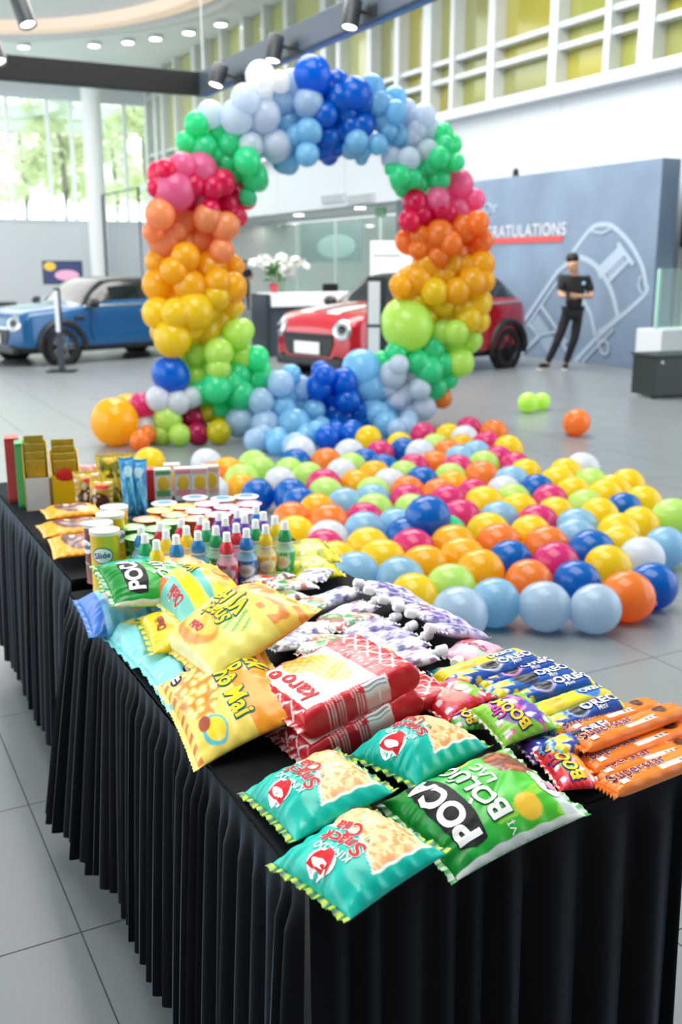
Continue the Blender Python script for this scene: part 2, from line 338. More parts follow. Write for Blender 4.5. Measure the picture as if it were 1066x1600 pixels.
# right edge: dark wall strip, side window, glass balustrade, plinth, cabinet
p = on_y(1056, 300, 11.6); struct(MB().box((RX+.1, 9.05, 2.49), (.2, 6.1, 1.2)).build('wall_dark', mat('charcoal_panel', '1e2226', .5)))
w4 = struct(MB().box((RX+.1, 9.05, .04), (.14, 6.1, .08)).build('window_4', Malu))
for k in range(5):
    MB().box((RX+.1, 6.05+1.5*k, .98), (.1, .08, 1.82)).build('mullion', Malu, w4)
    if k < 4: MB().box((RX+.1, 6.8+1.5*k, .98), (.02, 1.42, 1.8)).build('pane', Mglass, w4)
p = on_y(1030, 420, 10.6); q = on_y(1100, 512, 10.6)
t = thing('glass_balustrade', 'green tinted glass balustrade on a white plinth at the right edge', 'balustrade', (p.x, 10.6, 0))
for k in range(2): MB().box((.33+.62*k, 0, (p.z+q.z)/2), (.6, .02, p.z-q.z)).build('pane', Mgg, t); MB().box((.02+.62*k, 0, (p.z+q.z)/2), (.04, .04, p.z-q.z)).build('post', mat('glass_edge', 'a9d6c9', .2), t)
MB().box((.65, .1, q.z/2), (1.3, .5, q.z), bev=.01).build('plinth', Mwall, t)
pp = on_z(1017, 580); MB().box((pp.x-p.x, pp.y-10.6, .17), (.11, .11, .34), bev=.01).build('end_post', Mwall, t)
struct(MB().box((15.5, 10.5, 1.1), (.6, 7, 2.2)).build('garden_hedge', mat('hedge_green', '6f9a4c', .9, vary=.4, scale=4)))
p = on_z(1020, 624); t = thing('low_cabinet', 'low dark green black cabinet at the right edge of the floor', 'cabinet', (p.x, p.y, 0), rz=-.12)
Mcab = mat('dark_green_laminate', '1f2b2a', .4)
MB().box((.75, .22, .27), (1.5, .45, .48), bev=.01).build('body', Mcab, t); MB().box((.75, .22, .525), (1.54, .5, .035), bev=.008).build('top', Mcab, t)
for x in (.06, 1.44): MB().lathe([(.02, 0), (.025, .03)], 10, (x, .06, 0)).build('foot', Mblack, t)
MB().lathe([(.018, 0), (.018, .01)], 12, M=Matrix.Translation((.1, -.005, .45)) @ Matrix.Rotation(pi/2, 4, 'X')).build('lock', Malu, t)

# ------------------------------------------------------------------ hanging lamp frame
Mtr = mat('truss_grey', '4a5661', .35, vary=.1); Mtb = mat('truss_black', '17191a', .5)
ZT = 3.62; c0 = on_z(318, 150, ZT)
t = thing('lighting_frame', 'black hanging rectangular lamp frame under the ceiling', 'lighting frame', c0)
MB().box((0, -4.2, .13), (.16, 8.6, .26), bev=.01).build('beam', Mtr, t); MB().box((-4.2, 0, .13), (8.3, .16, .26), bev=.01).build('beam', Mtb, t)
MB().box((0, -4.2, -.006), (.06, 8.4, .014)).build('lamp_track', mat('blue_track', '2a6fb0', .4), t)
for x, y in ((0, 0), (0, -6), (-6, 0)): MB().tube([(x, y, .26), (x, y, CZ-ZT)], .008, 6).build('suspension_wire', Malu, t)
Mtube = mat('lamp_tube', '33383d', .4); Mglow = mat('spot_glow', 'fff3e2', emit=6, vary=0)
for i, (tx, ty, bx, by) in enumerate([(345, 102, 337, 134), (432, 56, 426, 96), (553, 0, 546, 44), (28, -6, 44, 40), (-16, 58, -2, 98)]):
    d0 = 11.0 if i < 1 else (9.6 if i == 1 else (8.0 if i == 2 else 7.0))
    lab = ['black tube spotlight nearest the corner of the lamp frame', 'black tube spotlight above the white balloons of the arch', 'black tube spotlight at the top edge above the blue balloons', 'black tube spotlight in the top left corner of the photo', 'black tube spotlight cut by the left edge above the dark beam'][i]
    tgt = on_x(tx+38, ty+22, c0.x)
    if i < 3: d0 = tgt.dot(_fh)
    A, B = on_d(tx, ty, d0), on_d(bx, by, d0-.05); s = thing('tube_spotlight', lab, 'spotlight', A, group='tube spotlights on the lamp frame')
    L_ = (B-A); q = L_.to_track_quat('-Z', 'Y').to_matrix().to_4x4(); ln = L_.length; r = (13 if i > 1 else 12)*d0/FPX
    MB().lathe([(r*.9, 0), (r, -.01), (r, -ln), (r*.85, -ln), (r*.82, -ln+.02)], 20, M=q).build('tube', Mtube, s, True)
    MB().lathe([(r*.8, -ln+.015), (r*.8, -ln+.022)], 20, M=q).build('lens', Mglow, s)
    if i < 3: MB().tube([(L_*.35)[:], (tgt-A)[:]], .02, 8).build('arm', Mdark, s); MB().box(tgt-A, (.18, .24, .1)).build('track_adapter', Mdark, s)
    else: MB().tube([(0, 0, 0), (-.12, .05, CZ-A.z)], .02, 8).build('arm', Mdark, s)

# ------------------------------------------------------------------ cars
def make_car(name, label, loc, rz, paint, stripe, plate_txt):
    t = thing(name, label, 'car', loc, rz)
    S = [  # x, zb, wb, w, zlow, zmid, (wsh, zsh), (w5, z5), (w6, z6), z7
        (0.00, .30, .40, .52, .38, .50, (.50, .62), (.44, .68), (.28, .70), .71), (.07, .22, .60, .72, .35, .52, (.70, .71), (.62, .78), (.38, .81), .82),
        (.26, .20, .68, .82, .34, .56, (.80, .80), (.71, .875), (.40, .905), .915), (.75, .20, .72, .86, .34, .60, (.83, .86), (.73, .93), (.40, .965), .975),
        (1.18, .20, .74, .86, .34, .62, (.84, .92), (.74, .975), (.40, 1.01), 1.02), (1.72, .20, .74, .86, .34, .62, (.845, .94), (.66, 1.31), (.44, 1.375), 1.385),
        (2.40, .20, .74, .865, .34, .62, (.85, .95), (.67, 1.345), (.44, 1.41), 1.415), (3.20, .20, .72, .86, .34, .62, (.84, .965), (.65, 1.32), (.42, 1.385), 1.39),
        (3.62, .22, .70, .83, .36, .62, (.79, .98), (.66, 1.05), (.42, 1.085), 1.095), (3.79, .26, .64, .76, .40, .60, (.73, .86), (.62, .93), (.42, .95), .955), (3.86, .32, .5, .62, .45, .60, (.58, .72), (.5, .79), (.35, .81), .82)]
    sec = lambda s: [(0, s[1]), (s[2], s[1]), (s[3], s[4]), (s[3], s[5]), s[6], s[7], s[8], (0, s[9])]
    A = np.array([[(s[0]-1.93, y, z) for y, z in sec(s)] for s in S])
    def cr(A, n, tens=.5):
        out = []; m = len(A)
        for i in range(m-1):
            a, b, c, d = A[max(0, i-1)], A[i], A[i+1], A[min(m-1, i+2)]
            for k in range(n): u = k/n; out.append(b*(2*u**3-3*u**2+1)+c*(-2*u**3+3*u**2)+(c-a)*tens*.7*(u**3-2*u*u+u)+(d-b)*tens*.7*(u**3-u*u))
        return np.array(out+[A[-1]])
    NS, NT = 6, 4
    G = cr(A, NS); G = cr(np.swapaxes(G, 0, 1), NT); G = np.swapaxes(G, 0, 1); ns, nt = G.shape[:2]
    parts = {}
    def region(i, j):
        s = (i+.5)/NS; q = (j+.5)/NT
        if q < 1: return 'underbody'
        if q < 1.75: return 'sill_trim'
        if q > 4.15 and 4.05 < s < 5 and q > 5: return 'windshield'
        if 7 < s < 7.9 and q > 5: return 'rear_window'
        if q > 5 and 5 <= s <= 7: return 'roof'
        if 4.15 < q < 5 and 4.5 < s < 7.6: return 'pillar' if (4.9 < s < 5.08 or 5.9 < s < 6.05 or s > 7.1 or q > 4.85) else 'side_window'
        if 4.15 < q < 5 and 4 < s <= 4.5: return 'pillar'
        return 'body'
    for sg in (1, -1):
        for i in range(ns-1):
            for j in range(nt-1):
                r = region(i, j); key = (r, sg) if r in ('side_window', 'sill_trim', 'pillar') else (r, 0)
                parts.setdefault(key, MB()).add([(G[a][b][0], sg*G[a][b][1], G[a][b][2]) for a, b in ((i, j), (i+1, j), (i+1, j+1), (i, j+1))], [(0, 1, 2, 3)])
        for i in (0, ns-1):
            for j in range(nt-1): parts[('body', 0)].add([(G[i][0][0], 0, .5), (G[i][j][0], sg*G[i][j][1], G[i][j][2]), (G[i][j+1][0], sg*G[i][j+1][1], G[i][j+1][2])], [(0, 1, 2)])
    Mg = mat('car_glass', '10181b', .06, coat=.15, vary=0); Mk = mat('car_black_trim', '17181a', .45); Mch = mat('chrome', 'd9dde0', .15, metal=.9, vary=0)
    mm = dict(body=paint, underbody=Mk, sill_trim=Mk, windshield=Mg, rear_window=Mg, side_window=Mg, roof=mat('roof_black', '0c0d0f', .3, coat=.1), pillar=mat('pillar_black', '101113', .2, coat=.5))
    for (r, sg), mb in parts.items():
        me = mb.mesh(r, mm[r]); bm = bmesh.new(); bm.from_mesh(me); bmesh.ops.remove_doubles(bm, verts=bm.verts[:], dist=1e-4); bmesh.ops.recalc_face_normals(bm, faces=bm.faces[:])
        for f in bm.faces: f.smooth = True
        bm.to_mesh(me); bm.free(); link(r, me, t)
    def hoodz(x, y):
        i = min(range(ns), key=lambda k: abs(G[k][0][0]-x)); row = G[i]; yy = row[:, 1]; zz = row[:, 2]
        j = int(np.argmax(zz > .6)); o = np.argsort(yy[j:]); return float(np.interp(y, yy[j:][o], zz[j:][o]))
    if stripe:
        for sg in (-1, 1):
            mb = MB(); xs_ = [g[0][0] for g in G if -1.78 < g[0][0] < -.80]; vs = []; fs = []
            for x in xs_:
                for y in (.15, .27, .39): vs.append((x, sg*y, hoodz(x, y)+.008))
            for i in range(len(xs_)-1):
                for k in range(2): fs.append((i*3+k, i*3+k+1, i*3+k+4, i*3+k+3))
            mb.add(vs, fs).build('hood_stripe', mat('white_stripe', 'eeeae6', .2, coat=.5), t, True)
    Mti = mat('tyre', '141516', .8); Mri = mat('rim', '25282b', .3, metal=.5) if stripe else mat('rim_silver', '8b9094', .3, metal=.6)
    for x in (-1.18, 1.32):
        for sg in (-1, 1):
            w = link('wheel', None, t, (x, sg*.80, .305)); w.rotation_euler = (-sg*pi/2, 0, 0)
            MB().lathe([(.2, -.09), (.285, -.09), (.305, -.06), (.305, .05), (.285, .085), (.215, .085), (.2, .06)], 36, caps=False).build('tyre', Mti, w, True)
            MB().lathe([(.0, .02), (.2, .02), (.215, .075), (.205, .085), (.19, .05)], 36, caps=False).build('rim', mat('rim_dark', '1a1c1e', .5), w, True)
            for k in range(5):
                M = Matrix.Rotation(2*pi*k/5, 4, 'Z')
                for dy in (-.028, .028): MB().box((.115, dy, .062), (.17, .024, .024), M=M).build('spoke', Mri, w)
            MB().lathe([(.045, .03), (.045, .082), (.03, .09)], 16).build('hub_cap', Mri, w, True)
            wl = MB().lathe([(.37, 0), (.37, .05)], 32, M=Matrix.Translation((x, sg*.80, .315)) @ Matrix.Rotation(-sg*pi/2, 4, 'X')); wl.build('wheel_well', mat('well_black', '0a0a0b', .9), t)
            MB().tube([(x-.41*cos(a*pi/16)*1, sg*.865, .30+.40*sin(a*pi/16)) for a in range(-1, 18)], .055, 8).build('wheel_arch_trim', Mk, t, True)
    for sg in (-1, 1):
        M = Matrix.Translation((-1.855, sg*.60, .685)) @ Matrix.Rotation(-sg*.42, 4, 'Z') @ Matrix.Rotation(-pi/2+.30, 4, 'Y')
        h = MB().lathe([(.135, -.08), (.135, .03), (.105, .05)], 28, M=M).build('headlight', Mch, t, True)
        MB().lathe([(.108, .03), (.095, .055), (.001, .07)], 28, M=M, caps=False).build('lens', mat('lamp_glass', '9aa3a8', .08, coat=.6), h, True)
        MB().lathe([(.06, .06), (.05, .085), (.001, .09)], 20, M=M, caps=False).build('projector', Mg, h, True)
        MB().ell((-1.87, sg*.42, .38), (.03, .085, .085)).build('fog_lamp', Mk, t, True)
        MB().ell((-.62, sg*.98, 1.0), (.08, .12, .075)).build('mirror', Mk, t, True); MB().box((-.64, sg*.87, .97), (.06, .12, .04)).build('mirror_arm', Mk, t)
        MB().tube([(-.62, sg*.872, .9), (-.66, sg*.878, .6), (-.6, sg*.872, .36)], .006, 6).build('door_seam', Mk, t); MB().tube([(.62, sg*.876, .93), (.6, sg*.88, .6), (.42, sg*.872, .36)], .006, 6).build('door_seam', Mk, t)
        MB().box((.42, sg*.885, .84), (.2, .03, .035), bev=.01).build('door_handle', Mch, t); MB().tube([(-.75, sg*.855, .945), (.4, sg*.868, .962), (1.6, sg*.83, .985)], .012, 6).build('belt_strip', Mch, t)
        MB().box((-.85, sg*.875, .76), (.18, .02, .05), bev=.008).build('side_scuttle', Mk, t)
        MB().box((1.90, sg*.58, .78), (.06, .18, .26), bev=.02).build('tail_light', mat('tail_red', 'b01f22', .2, coat=.5), t)
    poly = [(-.46, .60), (.46, .60), (.5, .52), (.40, .34), (-.40, .34), (-.5, .52)]
    MB().prism(poly, 0, .05, M=Matrix.Translation((-1.90, 0, 0)) @ Matrix(((0, 0, -1, 0), (1, 0, 0, 0), (0, 1, 0, 0), (0, 0, 0, 1)))).build('grille', Mk, t)
    MB().box((-1.93, 0, .61), (.06, 1.0, .05), bev=.015).build('grille_bar', Mch if not stripe else Mk, t); MB().box((-1.90, 0, .255), (.12, 1.3, .12), bev=.03).build('front_lip', Mk, t)
    pl = MB().box((-1.962, 0, .44), (.02, .50, .16), bev=.006).build('number_plate', mat('plate_white', 'e6e8e8', .4), t)
    MB().box((.25, 0, .3), (1.9, 1.2, .08)).build('floor_pan', Mk, t)
    return t
near = on_z(90, 571).y
blue = make_car('small_car', 'metallic blue compact car with black roof parked left behind the arch', (3.42+1.05, near+1.15, 0), radians(17), mat('blue_paint', '0d5283', .25, metal=.1, coat=.5, vary=.04), False, '')
red = make_car('small_car', 'bright red compact car with white hood stripes seen through the arch', (8.18, 13.5, 0), radians(16), mat('red_paint', 'b00d22', .2, metal=.15, coat=.9, vary=.04), True, '')
red.scale = (1.06,)*3

# ------------------------------------------------------------------ people
def skin(name, V, E, R, m, parent, sub=2):
    me = bpy.data.meshes.new(name); me.from_pydata(V, E, []); o = bpy.data.objects.new(name, me); COL.objects.link(o)
    md = o.modifiers.new('s', 'SKIN'); md.use_smooth_shade = True; s2 = o.modifiers.new('u', 'SUBSURF'); s2.levels = sub; s2.render_levels = sub
    for i, r in enumerate(R): me.skin_vertices[0].data[i].radius = (r, r) if not isinstance(r, tuple) else r; me.skin_vertices[0].data[i].use_root = (i == 0)
    dg = bpy.context.evaluated_depsgraph_get(); nm = bpy.data.meshes.new_from_object(o.evaluated_get(dg)); bpy.data.objects.remove(o); nm.name = name
    nm.materials.clear(); nm.materials.append(m); return link(name, nm, parent)
def person(label, loc, rz, J, scale=1.):
    t = thing('person', label, 'person', loc, rz); t.scale = (scale,)*3
    Ms = mat('skin_tone', 'c99a7c', .5); Mb = mat('black_cotton', '121316', .8, sheen=.2); Mt_ = mat('black_trousers', '15161a', .8); Mh = mat('black_hair', '14110f', .6)
    V = [J[k] for k in ('pelvis', 'belly', 'chest', 'neck', 'jaw', 'crown', 'shL', 'elL', 'wrL', 'shR', 'elR', 'wrR', 'hipL', 'knL', 'anL', 'toL', 'hipR', 'knR', 'anR', 'toR')]
    E = [(0, 1), (1, 2), (2, 3), (3, 4), (4, 5), (2, 6), (6, 7), (7, 8), (2, 9), (9, 10), (10, 11), (0, 12), (12, 13), (13, 14), (14, 15), (0, 16), (16, 17), (17, 18), (18, 19)]
    R = [.085, .09, .11, .06, .085, .095, .06, .045, .03, .06, .045, .03, .06, .05, .04, .035, .06, .05, .04, .035]
    skin('body', V, E, R, Ms, t)
    ch = [tuple(Vector(V[0])-Vector((0, 0, .07))), V[1], V[2], tuple((Vector(V[2])*.35+Vector(V[3])*.65)), V[6], tuple(Vector(V[6]).lerp(Vector(V[7]), .8)), V[9], tuple(Vector(V[9]).lerp(Vector(V[10]), .8))]
    skin('polo_shirt', ch, [(0, 1), (1, 2), (2, 3), (2, 4), (4, 5), (2, 6), (6, 7)], [(.16, .135), (.155, .13), (.165, .13), .075, .085, .068, .085, .068], Mb, t)
    skin('trousers', [V[0], V[12], V[13], V[14], V[16], V[17], V[18]], [(0, 1), (1, 2), (2, 3), (0, 4), (4, 5), (5, 6)], [(.145, .12), .098, .075, .055, .098, .075, .055], Mt_, t)
    for a, b in ((14, 15), (18, 19)):
        A, B = Vector(V[a]), Vector(V[b]); d = (B-A); d.z = 0; d.normalize(); M = Matrix.Translation((A.x, A.y, 0)) @ Matrix.Rotation(math.atan2(d.y, d.x), 4, 'Z')
        sh = MB().ell((.07, 0, .055), (.15, .05, .055), M=M).build('shoe', Mblack, t, True); MB().box((.07, 0, .0125), (.27, .092, .025), M=M, bev=.01).build('sole', mat('sole_white', 'ecebe6', .6), sh)
    hc = (Vector(V[4])+Vector(V[5]))/2; up = (Vector(V[5])-Vector(V[4])).normalized(); face = Vector(J['face']).normalized()
    MB().ell((0, 0, 0), (.104, .112, .088), M=Matrix.Translation(hc+up*.078-face*.032)).build('hair', Mh, t, True)
    side = up.cross(face).normalized()
    MB().ell((0, 0, 0), (.016, .016, .026), 8, 6, M=Matrix.Translation(hc+face*.1-up*.02)).build('nose', Ms, t, True)
    for s in (-1, 1):
        MB().ell((0, 0, 0), (.012, .012, .01), 8, 6, M=Matrix.Translation(hc+face*.086+side*s*.035+up*.005)).build('eye', Mh, t, True)
        MB().ell((0, 0, 0), (.015, .02, .032), 8, 6, M=Matrix.Translation(hc+side*s*.096-up*.01)).build('ear', Ms, t, True)
    MB().ell((0, 0, 0), (.022, .022, .007), 8, 6, M=Matrix.Translation(hc+face*.085-up*.055)).build('mouth', mat('lip', 'a86a5c', .5), t, True)
    for w, e in ((8, 7), (11, 10)):
        A = Vector(V[w]); d = (A-Vector(V[e])).normalized(); s_ = Vector(J['palm'][0 if w == 8 else 1]).normalized(); n = d.cross(s_).normalized(); s_ = n.cross(d)
        hV = [tuple(A), tuple(A+d*.07)]; hE = [(0, 1)]; hR = [.028, .036]
        for k, (o_, ln) in enumerate(((-.03, .065), (-.01, .075), (.01, .072), (.03, .058))):
            b = A+d*.08+s_*o_; i = len(hV); hV += [tuple(b), tuple(b+d*ln*.5+n*.012), tuple(b+d*ln*.75+n*.045)]; hE += [(1, i), (i, i+1), (i+1, i+2)]; hR += [.011, .009, .008]
        i = len(hV); hV += [tuple(A+d*.03-s_*.035), tuple(A+d*.065-s_*.05+n*.02)]; hE += [(0, i), (i, i+1)]; hR += [.013, .010]
        skin('hand', hV, hE, hR, Ms, t, 1)
    return t
J1 = dict(pelvis=(.13, 0, .93), belly=(.14, 0, 1.10), chest=(.15, .0, 1.34), neck=(.11, -.03, 1.52), jaw=(.085, -.07, 1.60), crown=(.06, -.05, 1.72), face=(-.45, -.75, -.35),
          shL=(-.05, .0, 1.43), elL=(-.10, -.06, 1.17), wrL=(-.02, -.27, 1.17), shR=(.34, .02, 1.42), elR=(.40, -.08, 1.15), wrR=(.13, -.26, 1.17),
          hipL=(.04, 0, .90), knL=(-.08, -.03, .50), anL=(-.24, .02, .09), toL=(-.36, -.08, .035), hipR=(.22, 0, .90), knR=(.17, -.05, .50), anR=(.06, .0, .09), toR=(.02, -.14, .035), palm=((0, 0, 1), (0, 0, 1)))
gp_ = on_z(878, 577)
man = person('man in black polo and black trousers leaning on the grey wall, looking at a phone', (gp_.x, gp_.y, 0), -YAW, J1, .98)
MB().ell((.25, -.125, 1.36), (.03, .012, .03), 12, 8).build('chest_logo', mat('logo_blue', '9fc4dc', .5), man, True)
MB().box((.13, -.125, .965), (.26, .015, .035)).build('belt', mat('belt_leather', '0c0c0d', .35), man)
ph = MB().box((0, 0, 0), (.08, .012, .15), bev=.005).build('smartphone', mat('phone_black', '1a1b1e', .2, coat=.5))
ph.matrix_world = Matrix.LocRotScale(man.location, man.rotation_euler, Vector((.98,)*3)) @ Matrix.Translation((-.045, -.36, 1.19)) @ Matrix.Rotation(-.8, 4, 'X')
tag(ph, 'dark smartphone held by the man in black', 'phone')
J2 = dict(pelvis=(0, 0, .92), belly=(0, 0, 1.1), chest=(0, 0, 1.32), neck=(0, -.01, 1.5), jaw=(0, -.04, 1.57), crown=(0, -.02, 1.69), face=(.2, -1, -.1),
          shL=(-.18, 0, 1.42), elL=(-.24, -.04, 1.15), wrL=(-.06, -.24, 1.12), shR=(.18, 0, 1.42), elR=(.25, -.04, 1.15), wrR=(.08, -.24, 1.14),
          hipL=(-.09, 0, .9), knL=(-.10, -.02, .5), anL=(-.1, .03, .09), toL=(-.13, -.12, .035), hipR=(.09, 0, .9), knR=(.09, -.02, .5), anR=(.1, .03, .09), toR=(.13, -.12, .035), palm=((0, 0, 1), (0, 0, 1)))
g2 = on_z(384, 487); person('small distant person in black standing in the reception beside the arch', (g2.x, g2.y, 0), -YAW, J2)

# ------------------------------------------------------------------ reception and showroom furniture
d0 = Vector((7.15, 16.6, 0)); t = thing('reception_desk', 'white topped dark reception desk behind the red car', 'desk', d0)
MB().box((1.4, .35, .45), (2.8, .6, .9), bev=.01).build('front_panel', mat('desk_dark', '3b4a55', .4), t); MB().box((1.45, .35, 1.0), (2.7, .7, .24), bev=.01).build('counter', mat('desk_white', 'f2f3f3', .3), t); MB().box((.03, .35, .55), (.07, .72, 1.12), bev=.01).build('side_panel', mat('desk_side', '26323a', .4), t)
t = thing('potted_plant', 'leafy green plant in a red wrapped pot on the reception desk', 'plant', d0+Vector((.28, .3, 1.12)))
MB().lathe([(.06, 0), (.085, .16), (.09, .17), (.07, .165)], 16).build('pot', mat('red_wrap', 'b8404a', .4), t, True)
lf = MB().add([(0, -.02, 0), (.1, -.035, .06), (.22, 0, .02), (.1, .035, .06)], [(0, 1, 2), (0, 2, 3)]).mesh('leaf', mat('leaf_green', '3f7a3a', .5, trans=.2))
for k in range(22): link('leaf', lf, t, (0, 0, .2+.012*k), (random.uniform(-.3, .3), -random.uniform(-.2, .9), k*2.4))
ob = on_d(436, 470, 19.5); t = thing('orchid_arrangement', 'tall white orchid arrangement behind the reception desk', 'flowers', (ob.x, ob.y, 0))
MB().lathe([(.2, 0), (.26, .7), (.2, .75), (.16, .72)], 18).build('vase', Mwall, t, True)
fm = MB()
for k in range(5): a = 2*pi*k/5; fm.ell((.05*cos(a), .05*sin(a), 0), (.045, .045, .012), 8, 4)
fmesh = fm.mesh('blossom', mat('orchid_white', 'fbf8f6', .5, trans=.3), True)
for k in range(7):
    a = 2*pi*k/7; path = [(0, 0, .7), (.12*cos(a), .12*sin(a), 1.35), (.34*cos(a), .34*sin(a), 1.72), (.55*cos(a), .55*sin(a), 1.62)]; MB().tube(path, .01, 5).build('stem', mat('stem_green', '6f9a58', .6), t)
    for j in range(10): u = .35+.065*j; i = min(2, int(u*3)); f_ = u*3-i; p = Vector(path[i]).lerp(Vector(path[i+1]), f_); link('blossom', fmesh, t, p+Vector((random.uniform(-.06, .06), random.uniform(-.06, .06), random.uniform(-.05, .06))), (random.uniform(-1.5, 1.5), random.uniform(-1, 1), random.uniform(0, 6)))
cb = on_d(527, 470, 20.4); t = thing('office_chair', 'black office chair behind the reception desk', 'chair', (cb.x, cb.y, 0), .3)
MB().box((0, .2, 1.0), (.42, .06, .5), bev=.025).build('backrest', Mblack, t, True); MB().box((0, 0, .5), (.46, .44, .07), bev=.03).build('seat', Mblack, t, True); MB().tube([(0, 0, .47), (0, 0, .08)], .03).build('gas_stem', Mdark, t)
for k in range(5): MB().tube([(0, 0, .1), (.28*cos(k*1.257), .28*sin(k*1.257), .05)], .02).build('leg', Mdark, t); MB().ell((.28*cos(k*1.257), .28*sin(k*1.257), .03), (.03, .03, .03), 8, 6).build('caster', Mblack, t, True)
MB().tube([(0, .05, .5), (0, .24, .6), (0, .23, .85)], .02).build('back_bracket', Mdark, t)
# information stands
def totem(px, py, D, hgt, label, wide=.2, cards=((.93, .35), (.52, .35))):
    b = on_d(px, py, D); t = thing('information_stand', label, 'stand', (b.x, b.y, 0), -YAW)
    MB().box((0, 0, .012), (.42, .32, .024), bev=.006).build('base_plate', Mblack, t); MB().box((0, 0, hgt/2+.012), (wide, .04, hgt-.02), bev=.008).build('post', mat('stand_dark', '2b343b', .4), t)
    for z, h in cards: MB().box((-wide*.14, -.026, hgt*z-h/2), (wide*.58, .012, h)).build('card', mat('card_white', 'dfe5ea', .4), t)
    return t
totem(588, 592, 12.6, 1.47, 'dark information stand with two white cards in front of the red car', .25, ((.96, .52), (.58, .55)))
totem(97, 577, 15.5, 1.27, 'slim dark information stand beside the blue car front wheel', .1, ((.97, .62),))
b = on_d(612, 470, 18.6); t = thing('sign_board', 'large white sign board standing behind the red car', 'sign', (b.x, b.y, 0), -YAW)
MB().box((0, 0, 1.38), (.78, .05, 1.3), bev=.008).build('board', mat('board_white', 'f0f2f3', .4), t); MB().box((0, 0, .012), (.8, .4, .024)).build('base_plate', Malu, t); MB().box((0, .02, .4), (.1, .04, .78)).build('post', Malu, t)
MB().box((-.1, -.028, 1.78), (.5, .008, .035)).build('print_line', mat('print_grey', '9aa3aa', .5), t)
# dark pier right of the recess, wall picture
q = on_x(612, 340, RX-.25); struct(MB().box((RX-.1, 20.0, 1.53), (.35, 1.1, 3.06)).build('trim_3', mat('pier_slate', '46545e', .5)))
p = on_x(515, 365, 15.0); pa, pb = on_x(470, 335, 15.0), on_x(562, 395, 15.0); ph_, pw_ = pa.z-pb.z, abs(pa.y-pb.y); t = thing('wall_picture', 'dark teal wall picture with a pale car outline behind glass', 'picture', (15.0, p.y, min(p.z, 3.0-ph_/2)))
MB().tube([(0, 0, ph_/2), (0, 0, 3.07-t.location.z)], .02, 6).build('hanger', Malu, t)
MB().box((0, 0, 0), (.06, pw_, ph_), bev=.01).build('panel', mat('picture_teal', '4d7078', .3, vary=.25, scale=.8), t); MB().ell((-.035, -pw_*.12, -ph_*.12), (.02, pw_*.32, ph_*.28), 24, 10).build('drawn_car', mat('picture_pale', 'a9c3c4', .4), t, True)
e = on_x(595, 331, RX+.6); t = thing('exit_sign', 'small green exit sign under the white wall by the dark pier', 'sign', (RX+.6, e.y, e.z)); MB().box((0, 0, 0), (.04, .5, .22), bev=.005).build('case', mat('exit_green', '5f9a62', .4), t); MB().tube([(0, 0, .11), (0, 0, .25)], .01, 6).build('hanger', Malu, t)
for i, (px, py) in enumerate([(467, 336), (461, 350), (431, 352), (418, 353), (395, 357), (507, 354), (563, 325), (560, 340), (578, 353)]):
    p = on_z(px, py, 3.06); t = thing('recessed_downlight', 'round downlight in the low reception ceiling, number %s from the left' % ['seven', 'six', 'four', 'three', 'two', 'eight', 'eleven', 'ten', 'twelve'][i] if False else ['round downlight at the outer edge of the low ceiling, left of the white sign', 'round downlight just behind the outer one above the desk', 'round downlight above the white orchids, right of a pair', 'faint round downlight above the orchids, left of a pair', 'round downlight beside the pink balloons of the left column', 'round downlight deep in the recess above the dark picture', 'largest round downlight at the ceiling edge near the dark pier', 'smaller round downlight just behind the largest one', 'faint round downlight deep in the recess near the exit sign'][i], 'downlight', p, group='reception downlights')
    MB().lathe([(.16, 0), (.17, .015), (.17, .03)], 16).build('ring', Mhouse, t); MB().lathe([(.14, -.008), (.14, 0)], 16).build('lens', Mlamp, t)
# left: screen, black frame, sofa
p = on_d(98, 426, 24); t = thing('television', 'flat screen showing a colourful picture on a stand before the white wall', 'television', (p.x, p.y, 0), -YAW+.1)
zc = p.z; MB().box((0, 0, zc), (.92, .05, .54), bev=.008).build('bezel', Mblack, t)
MB().box((0, -.028, zc), (.88, .006, .5)).build('screen', mat('screen_navy', '1d2c55', .3, emit=.3, ecol='2a3c70'), t); MB().ell((.1, -.034, zc-.06), (.28, .01, .12), M=None).build('picture_pink', mat('screen_pink', 'd99ab4', .4, emit=.3), t, True); MB().ell((-.28, -.034, zc+.14), (.14, .01, .1)).build('picture_yellow', mat('screen_yellow', 'd8b13a', .4, emit=.3), t, True)
MB().tube([(0, .05, .02), (0, .05, zc)], .03).build('stand_pole', Mdark, t); MB().box((0, .05, .012), (.6, .4, .024)).build('base_plate', Mdark, t)
A, B = on_d(160, 305, 26), on_d(216, 293, 25); t = thing('metal_frame', 'tall thin black metal display frame standing before the white wall', 'frame', (A.x, A.y, 0))
w = (B-A); MB().tube([(0, 0, 0), (0, 0, A.z), (w.x, w.y, B.z), (w.x, w.y, 0)], .035, 8).build('tube_frame', Mdark, t); MB().tube([(0, 0, A.z*.25), (w.x, w.y, B.z*.25)], .025, 8).build('crossbar', Mdark, t)
p = on_d(5, 497, 24); t = thing('sofa', 'black sofa cut by the left edge behind the blue car', 'sofa', (p.x, p.y, 0), -YAW)
MB().box((-.7, .3, .22), (1.7, .8, .28), bev=.05).build('seat', Mblack, t, True); MB().box((-.7, .65, .5), (1.7, .2, .5), bev=.06).build('backrest', Mblack, t, True)
for x in (-1.5, .12): MB().box((x, .3, .35), (.2, .8, .5), bev=.05).build('armrest', Mblack, t, True)
for x in (-1.4, .05): MB().lathe([(.03, 0), (.03, .09)], 10, (x, 0, 0)).build('leg', Mdark, t)

